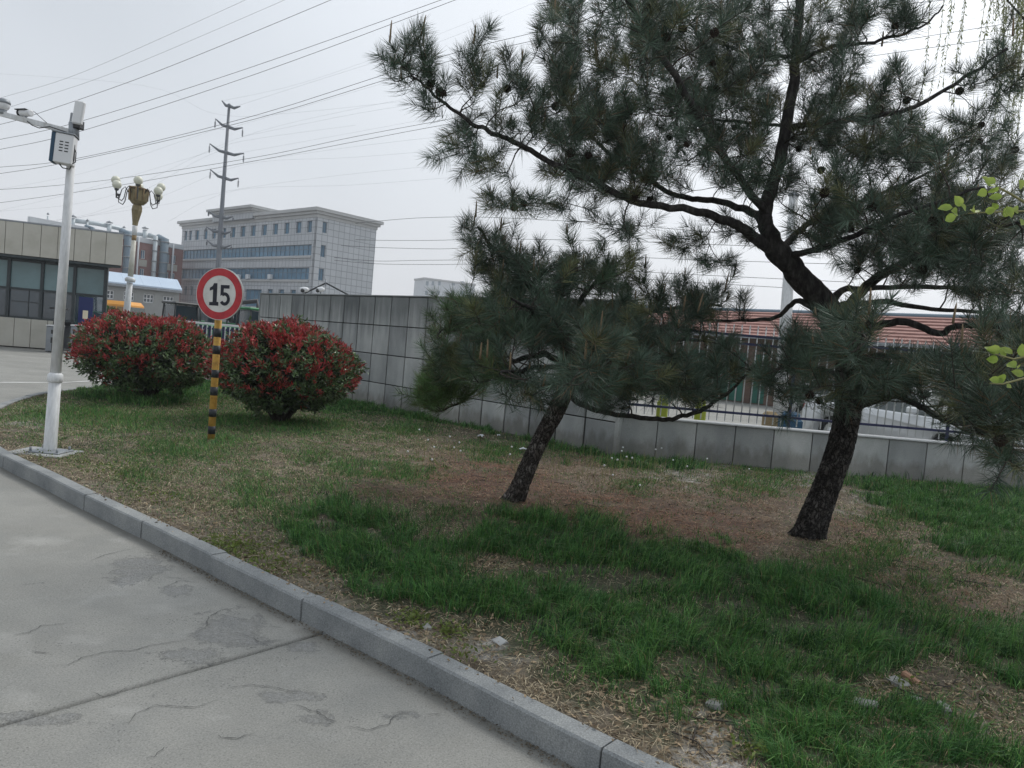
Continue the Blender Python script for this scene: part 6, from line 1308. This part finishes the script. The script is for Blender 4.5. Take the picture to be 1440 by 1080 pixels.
# ================================================================== RED TIPPED SHRUBS
def shrub(px, py, Y, rx, rz, zc, label, seed, lean=0):
    R_ = np.random.default_rng(seed); b = AT(px, py, Y); base = np.array([b.x, Y, .08]); t = thing('photinia_shrub', label, 'shrub', base, 0, 'red tipped shrubs on the lawn')
    n = 3300; d = nrmz(R_.normal(size=(n, 3))); d[:, 2] = np.where(d[:, 2] < -.75, -d[:, 2], d[:, 2])
    az = np.arctan2(d[:, 1], d[:, 0]); lump = .72+.54*fbm(d[:, 0]*3.0+seed, d[:, 2]*2.4+d[:, 1]*2.1, seed, 3)
    up = d[:, 2] > 0; C = np.array([lean, 0, zc]); inner = R_.random(n) < .25; k_ = np.where(inner, R_.uniform(.62, .9, n), R_.uniform(.92, 1.03, n))
    zz_ = np.where(up, d[:, 2]*rz, d[:, 2]*(zc-.12)*1.1); hr = np.where(up, 1, np.clip(1-.6*np.abs(d[:, 2])**1.3, .2, 1))
    P = C+np.stack([d[:, 0]*rx*hr, d[:, 1]*rx*hr, zz_], -1)*(lump*k_)[:, None]; P[:, 2] = np.maximum(P[:, 2], .16)
    A = nrmz(d+np.array([0, 0, .75])+R_.normal(0, .25, (n, 3)))
    hf = (P[:, 2]-zc)/rz; rp = np.clip(.36+.46*hf+1.5*(fbm(d[:, 0]*5, d[:, 2]*5+az, seed+3, 3)-.5)*1.6, .12, .92)*np.where(inner, .3, 1); rp *= np.clip((P[:, 2]-.30)/.35, .08, 1)
    red = R_.random(n) < rp
    Vs, Fs, Cs = [], [], []; off = 0
    for isred, m_ in ((True, 11), (False, 9)):
        S = np.where(red == isred)[0]; idx = np.repeat(S, m_); k = len(idx); a = A[idx]; rnd = R_.normal(size=(k, 3)); pr = nrmz(rnd-a*(rnd*a).sum(1)[:, None])
        sp = R_.uniform(.25, .95, k) if isred else R_.uniform(.5, 1.5, k); ax_ = nrmz(a*np.cos(sp)[:, None]+pr*np.sin(sp)[:, None]); p = P[idx]+a*R_.uniform(-.06, .035, k)[:, None]+R_.normal(0, .012, (k, 3))
        V, F = leaf_quads(p, ax_, R_.uniform(.045, .085, k), R_.uniform(.013, .024, k) if isred else R_.uniform(.018, .032, k))
        if isred:
            c = np.array([.40, .056, .060])*R_.uniform(.4, 1.5, k)[:, None]; br = R_.random(k) < .15; c[br] = np.array([.30, .11, .055])*R_.uniform(.6, 1.2, br.sum())[:, None]
        else:
            c = np.array([.075, .130, .048])*R_.uniform(.4, 1.6, k)[:, None]; br = R_.random(k) < .15; c[br] = np.array([.16, .22, .11])
        Vs.append(V); Fs.append(F+off); Cs.append(np.repeat(c, 4, 0)); off += len(V)
    mesh_np('foliage', np.concatenate(Vs), np.concatenate(Fs), M['leaf_attr'], t, col=np.concatenate(Cs), kind='stuff')
    core = MB(); br = MB(); rr = random.Random(seed)
    for k in range(34):
        a = rr.uniform(0, 2*PI); e_ = rr.uniform(.15, 1.3); r = rx*.8
        p3 = Vector((lean+math.cos(a)*math.cos(e_)*r, math.sin(a)*math.cos(e_)*r, zc+(math.sin(e_)-.25)*rz*.75)); p0 = Vector((rr.uniform(-.05, .05), rr.uniform(-.05, .05), -.03)); p1 = p0+Vector((p3.x*.25, p3.y*.25, .26))
        br.tube([p0, p1, p0.lerp(p3, .55)+Vector((0, 0, -.05)), p3], [.026, .018, .011, .004], 6)
    br.build('stems', M['twig'], t, kind='stuff'); MB().tube([(0, 0, -.05), (.01, 0, .1), (0, .01, .3)], [.085, .06, .045], 12).build('stem_base', M['bark'], t)
    # dense interior leaves in a far darker green than the outer ones
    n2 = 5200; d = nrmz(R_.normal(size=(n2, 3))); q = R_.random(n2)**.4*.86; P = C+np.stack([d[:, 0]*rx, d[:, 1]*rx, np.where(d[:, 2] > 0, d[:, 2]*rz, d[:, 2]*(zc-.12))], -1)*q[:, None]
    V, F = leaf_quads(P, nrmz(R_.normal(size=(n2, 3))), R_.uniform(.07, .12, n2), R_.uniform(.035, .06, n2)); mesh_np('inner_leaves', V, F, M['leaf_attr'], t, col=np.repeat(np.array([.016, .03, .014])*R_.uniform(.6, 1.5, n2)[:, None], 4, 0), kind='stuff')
    return t
shrub(206, 560, 12.4, 1.17, .66, .74, 'round red tipped shrub left of the speed limit sign', 5)
shrub(394, 592, 10.95, 1.05, .74, .74, 'round red tipped shrub right of the speed limit sign', 9, .06)

# ================================================================== WILLOW, SAPLING TWIGS, HEDGE
M['strand'] = mat('strand', [(.20, .19, .09), (.26, .25, .12)], 5, .8)
q = AT(1600, 600, 15); wl = thing('willow_tree', 'weeping willow with thin yellow green hanging strands at the top right', 'tree', (q.x, 15, 0)); R_ = np.random.default_rng(77)
P, R = cr_spline([(0, 0, -.1), (.05, .1, 1.5), (-.2, .2, 3.2), (-.3, .1, 5), (-.5, .1, 6.8)], [.26, .22, .19, .14, .08], 8); V, F = rough_tube(P, R, 24, .12, 3, .3); mesh_np('trunk', V, F, M['bark'], wl, smooth=True)
lines = []; strands = []
for k in range(18):
    e_ = AT(R_.uniform(1330, 1560), R_.uniform(-330, -60), R_.uniform(13, 16.5)); e_ = np.array(e_)-np.array([q.x, 15, 0]); s0_ = np.array([-.25, .1, R_.uniform(5.2, 6.6)]); m_ = (s0_+e_)/2+np.array([0, 0, .9])
    u = np.linspace(0, 1, 12)[:, None]; C_ = (1-u)**2*s0_+2*u*(1-u)*m_+u*u*e_; r = np.linspace(.05, .006, 12); V, F = rough_tube(C_, r, 8, .08, k); mesh_np('limb', V, F, M['bark'], wl, smooth=True)
    for j in range(15):
        p = C_[R_.integers(4, 12)]+R_.normal(0, .22, 3); Ls = R_.uniform(1.6, 4.6); m2 = 16; u2 = np.linspace(0, 1, m2); sw_ = R_.normal(0, .10, 2)
        S = p+np.stack([sw_[0]*u2+.03*np.sin(u2*7+j), sw_[1]*u2, -u2*Ls], -1); lines.append((S, np.linspace(.005, .002, m2))); strands.append(S)
V, F = thin_tubes(lines, 4); mesh_np('strand_stems', V, F, M['strand'], wl, kind='stuff')
PP, AA = [], []
for S in strands:
    nL = int(110); t_ = R_.uniform(0, 1, nL)**.9*(len(S)-1.01); i0 = t_.astype(int); p = S[i0]+(S[i0+1]-S[i0])*(t_-i0)[:, None]; PP.append(p); a = R_.normal(size=(nL, 3)); a[:, 2] = -np.abs(a[:, 2])-.9; AA.append(nrmz(a))
PP, AA = np.concatenate(PP), np.concatenate(AA); n = len(PP); V, F = leaf_quads(PP, AA, R_.uniform(.05, .11, n), R_.uniform(.014, .026, n))
mesh_np('leaves', V, F, M['leaf_soft'], wl, col=np.repeat(np.array([.22, .25, .09])*R_.uniform(.6, 1.3, n)[:, None], 4, 0), kind='stuff')

q = AT(1545, 900, 2.75); sb = thing('broadleaf_sapling', 'young sapling reaching in from the right edge with bright yellow green leaves', 'sapling', (q.x, 2.75, .08))
def sw(px, py, d): v = AT(px, py, d); return Vector((v.x-q.x, v.y-2.75, v.z-.08))
MB().tube([Vector((0, 0, -.05)), Vector((.01, .01, .6)), sw(1530, 560, 2.75), sw(1535, 420, 2.75), sw(1525, 300, 2.72), sw(1530, 200, 2.7)], [.022, .019, .016, .013, .010, .005], 10).build('trunk', M['twig'], sb)
lf = MB(); lr = random.Random(8)
def rleaf(p, ax, ln, wd):
    ax = ax.normalized(); s_ = ax.cross(Vector((lr.uniform(-.3, .3), -1, lr.uniform(-.2, .5)))).normalized(); nn = s_.cross(ax); c = [p+ax*ln*t for t in (0, .2, .45, .75, 1)]; w_ = [0, .38, .5, .34, 0]
    vs = [c[0]]+[c[i]+s_*wd*w_[i]+nn*wd*.18 for i in (1, 2, 3)]+[c[4]]+[c[i]-s_*wd*w_[i]+nn*wd*.18 for i in (3, 2, 1)]+[c[1], c[2], c[3]]
    return vs, [(0, 1, 8), (0, 8, 7), (1, 2, 9, 8), (8, 9, 6, 7), (2, 3, 10, 9), (9, 10, 5, 6), (3, 4, 10), (10, 4, 5)]
M['spring_leaf'] = mat('spring_leaf', [(.20, .30, .05), (.30, .40, .09), (.42, .48, .14)], 12, .5, trans=.45)
for tw_pts, leaves_ in [([(1528, 330, 2.74), (1480, 305, 2.72), (1440, 297, 2.7), (1400, 298, 2.68), (1362, 300, 2.66)], [(1385, 298), (1372, 300), (1358, 296), (1346, 300), (1340, 292), (1345, 304), (1352, 290), (1398, 297), (1412, 298), (1418, 304), (1432, 296), (1440, 310), (1370, 292)]),
        ([(1500, 316, 2.73), (1450, 290, 2.7), (1425, 275, 2.68), (1405, 264, 2.66)], [(1405, 262), (1396, 262), (1388, 268), (1400, 258), (1410, 276), (1416, 290), (1392, 262), (1436, 266), (1442, 272)]),
        ([(1534, 470, 2.75), (1490, 490, 2.72), (1450, 500, 2.7), (1425, 505, 2.68), (1400, 498, 2.66)], [(1400, 497), (1404, 505), (1418, 510), (1414, 503), (1424, 498), (1436, 502), (1446, 498), (1408, 492), (1430, 515)]),
        ([(1534, 505, 2.75), (1480, 525, 2.72), (1440, 532, 2.7), (1410, 540, 2.68), (1392, 539, 2.66)], [(1405, 535), (1414, 533), (1410, 540), (1416, 545), (1440, 528)])]:
    br_ = MB().tube([sw(*p) for p in tw_pts], [.006, .005, .004, .0035, .002][:len(tw_pts)], 6).build('branch', M['strand'], sb); P_ = [sw(*p) for p in tw_pts]
    for x, y in leaves_:
        p = sw(x, y, 2.67+lr.uniform(-.05, .05)); near_p = min(P_, key=lambda a: (a-p).length); ax = (p-near_p)*.4+Vector((lr.uniform(-1, .2), lr.uniform(-.5, .5), lr.uniform(-.5, .6)))*.03
        v_, f_ = rleaf(p, ax, lr.uniform(.032, .050), lr.uniform(.026, .038)); MB().add(v_, f_, True).build('leaf', M['spring_leaf'], br_)
# hedge behind the left shrub
q = AT(152, 446, 33); hg = thing('garden_bush', 'bright green bush beyond the road by the gatehouse corner', 'bush', (q.x, 33, -.02)); R_ = np.random.default_rng(5); n = 5200
d = nrmz(R_.normal(size=(n, 3))); d[:, 2] = np.abs(d[:, 2]); P = d*np.array([1.25, .9, 1.95])*(.65+.5*fbm(d[:, 0]*3, d[:, 2]*3, 2, 3))[:, None]*(R_.random(n)**.25)[:, None]+np.array([0, 0, .05])
V, F = leaf_quads(P, nrmz(d+R_.normal(0, .6, (n, 3))), R_.uniform(.09, .16, n), R_.uniform(.05, .09, n)); mesh_np('foliage', V, F, M['leaf_attr'], hg, col=np.repeat(np.array([.05, .12, .03])*R_.uniform(.5, 1.5, n)[:, None], 4, 0), kind='stuff')
MB().tube([(0, 0, 0), (0, 0, .9)], [.06, .03], 8).build('trunk', M['bark'], hg)

# ================================================================== SMALL THINGS ON THE LAWN
def chunk(name, px, py, s, m, label, cat, seed, z=.1, group=None):
    r = random.Random(seed); p = G(px, py, z); b = MB(); b.bbox(-s[0]/2, -s[1]/2, 0, s[0]/2, s[1]/2, s[2], min(s)*.22)
    b.v = [(x+r.uniform(-1, 1)*s[0]*.09, y+r.uniform(-1, 1)*s[1]*.09, z_+r.uniform(-1, 1)*s[2]*.1) for x, y, z_ in b.v]
    zz__ = float(soil_z(np.array([p.x]), np.array([p.y]))[0]); o = b.build(name, m); o.location = (p.x, p.y, zz__-.006); o.rotation_euler = (r.uniform(-.15, .15), r.uniform(-.15, .15), r.uniform(0, 3)); tag(o, label, cat, group); return o
M['stone_pale'] = mat('stone_pale', [(.3, .31, .31), (.44, .45, .44)], 20, .9)
o = chunk('brick_fragment', 1281, 957, (.085, .04, .03), M['brick'], 'pale orange broken brick lying at the edge of the tall grass', 'brick', 1); o.rotation_euler = (.1, .35, -.9)
chunk('stone', 1263, 961, (.09, .08, .02), M['stone'], 'grey flat stone right beside the broken brick', 'stone', 2)
chunk('stone', 1218, 990, (.09, .05, .03), M['stone'], 'long pale stone in the bare soil below the broken brick', 'stone', 3)
chunk('stone', 1288, 984, (.05, .05, .025), M['stone'], 'small round stone to the lower right of the broken brick', 'stone', 4)
chunk('stone', 1325, 998, (.10, .06, .03), M['stone'], 'dark flat stone on the bare track at the lower right', 'stone', 5)
chunk('stone', 702, 904, (.07, .055, .015), M['stone_pale'], 'whitish chalky lump in the bare strip near the kerb', 'stone', 6)
chunk('stone', 1008, 990, (.07, .06, .03), M['stone'], 'dark stone in the dry litter at the bottom of the lawn', 'stone', 7)
chunk('stone', 600, 884, (.05, .04, .02), M['stone'], 'little grey stone beside the kerb weeds', 'stone', 8)
r_2 = random.Random(31)
M['litter_white'] = mat('litter_white', [(.6, .62, .64)], rough=.5)
def scrap(px, py, s, label, seed):
    r = random.Random(seed); p = G(px, py, .12); n = 5; vs = [((i/(n-1)-.5)*s, (j/(n-1)-.5)*s*.6, r.uniform(0, .035)) for i in range(n) for j in range(n)]
    o = MB().add(vs, [(i*n+j, (i+1)*n+j, (i+1)*n+j+1, i*n+j+1) for i in range(n-1) for j in range(n-1)], True).build('litter_scrap', M['litter_white']); o.location = (p.x, p.y, p.z+.01); o.rotation_euler = (0, 0, r.uniform(0, 3)); tag(o, label, 'litter')
scrap(676, 615, .15, 'crumpled white scrap on the grass near the tall wall', 1); scrap(737, 634, .14, 'white scrap lying just left of the small pine trunk', 2); scrap(701, 614, .05, 'tiny white scrap right of the crumpled scrap', 3); scrap(975, 646, .12, 'clear plastic scrap at the foot of the low wall', 4)
tb = MB()
for k in range(70):
    cx, cy, rx, ry = r_2.choice([(840, 715, 170, 35), (960, 740, 140, 26), (680, 670, 120, 26), (1250, 810, 110, 30), (1000, 1010, 80, 40), (1280, 985, 90, 20)]) if k else (840, 715, 10, 10)
    p = G(r_2.gauss(cx, rx*.6), r_2.gauss(cy, ry*.6), .1); z_ = float(soil_z(np.array([p.x]), np.array([p.y]))[0])+.008; a = r_2.uniform(0, 6.3); l_ = r_2.uniform(.05, .22); q_ = Vector((math.cos(a), math.sin(a), 0))*l_
    p = Vector((p.x, p.y, z_)); tb.tube([p, p+q_*.5+Vector((r_2.uniform(-.02, .02), r_2.uniform(-.02, .02), .008)), p+q_+Vector((0, 0, .004))], [.004, .003, .0015], 5)
tb.build('fallen_twigs', M['twig'], kind='stuff')
# leaf litter along the kerb foot and dry leaves on the soil
PP = []; r_ = random.Random(12)
for k in range(2600):
    s_ = r_.uniform(.5, 7.5); p = on_kerb(s_); t_ = (on_kerb(s_+.05)-on_kerb(s_-.05)).normalized(); PP.append((p.x-t_.y*abs(r_.gauss(0, .035))-t_.y*.004, p.y+t_.x*abs(r_.gauss(0, .035)), .004))
PP = np.array(PP); n = len(PP); a = rng.normal(size=(n, 3)); a[:, 2] *= .15; V, F = leaf_quads(PP, nrmz(a), rng.uniform(.004, .016, n), rng.uniform(.003, .008, n))
V[:, 2] = np.maximum(V[:, 2], .0035)
mesh_np('kerbside_grit', V, F, M['straw'], col=np.repeat(np.array([.13, .105, .075])*rng.uniform(.4, 1.5, n)[:, None], 4, 0), kind='stuff')
PP = []
for k in range(5200):
    cx, cy, rx, ry = r_.choice([(1000, 1030, 90, 50), (900, 970, 120, 40), (620, 890, 120, 30), (1250, 985, 100, 25), (1330, 1010, 80, 30), (840, 715, 170, 35), (680, 800, 60, 20), (450, 800, 60, 30), (1230, 800, 120, 40), (300, 740, 100, 40)]); p = G(r_.gauss(cx, rx*.7), r_.gauss(cy, ry*.7), .1); PP.append(p[:])
PP = np.array(PP); PP = PP[inpoly(PP[:, 0], PP[:, 1], POLY2)]; n = len(PP); PP[:, 2] = soil_z(PP[:, 0], PP[:, 1])+.006; a = rng.normal(size=(n, 3)); a[:, 2] *= .25
Q = []
for k in range(230):
    s_ = r_.uniform(.3, 9); p = on_kerb(s_); t_ = (on_kerb(s_+.05)-on_kerb(s_-.05)).normalized(); o_k = KW-min(.1, abs(r_.gauss(0, .03))); Q.append((p.x+t_.y*o_k, p.y-t_.x*o_k, KH+.004))
PP = np.vstack([PP, np.array(Q)]); n2_ = len(Q); a2 = rng.normal(size=(n2_, 3)); a2[:, 2] *= .1; a = np.vstack([a, a2]); n = len(PP)
Ln_ = rng.uniform(.02, .05, n); Ln_[-n2_:] *= .5
V, F = leaf_quads(PP, nrmz(a), Ln_, rng.uniform(.006, .016, n)); mesh_np('dry_leaves', V, F, M['straw'], col=np.repeat(np.array([.30, .23, .15])*rng.uniform(.4, 1.4, n)[:, None], 4, 0), kind='stuff')
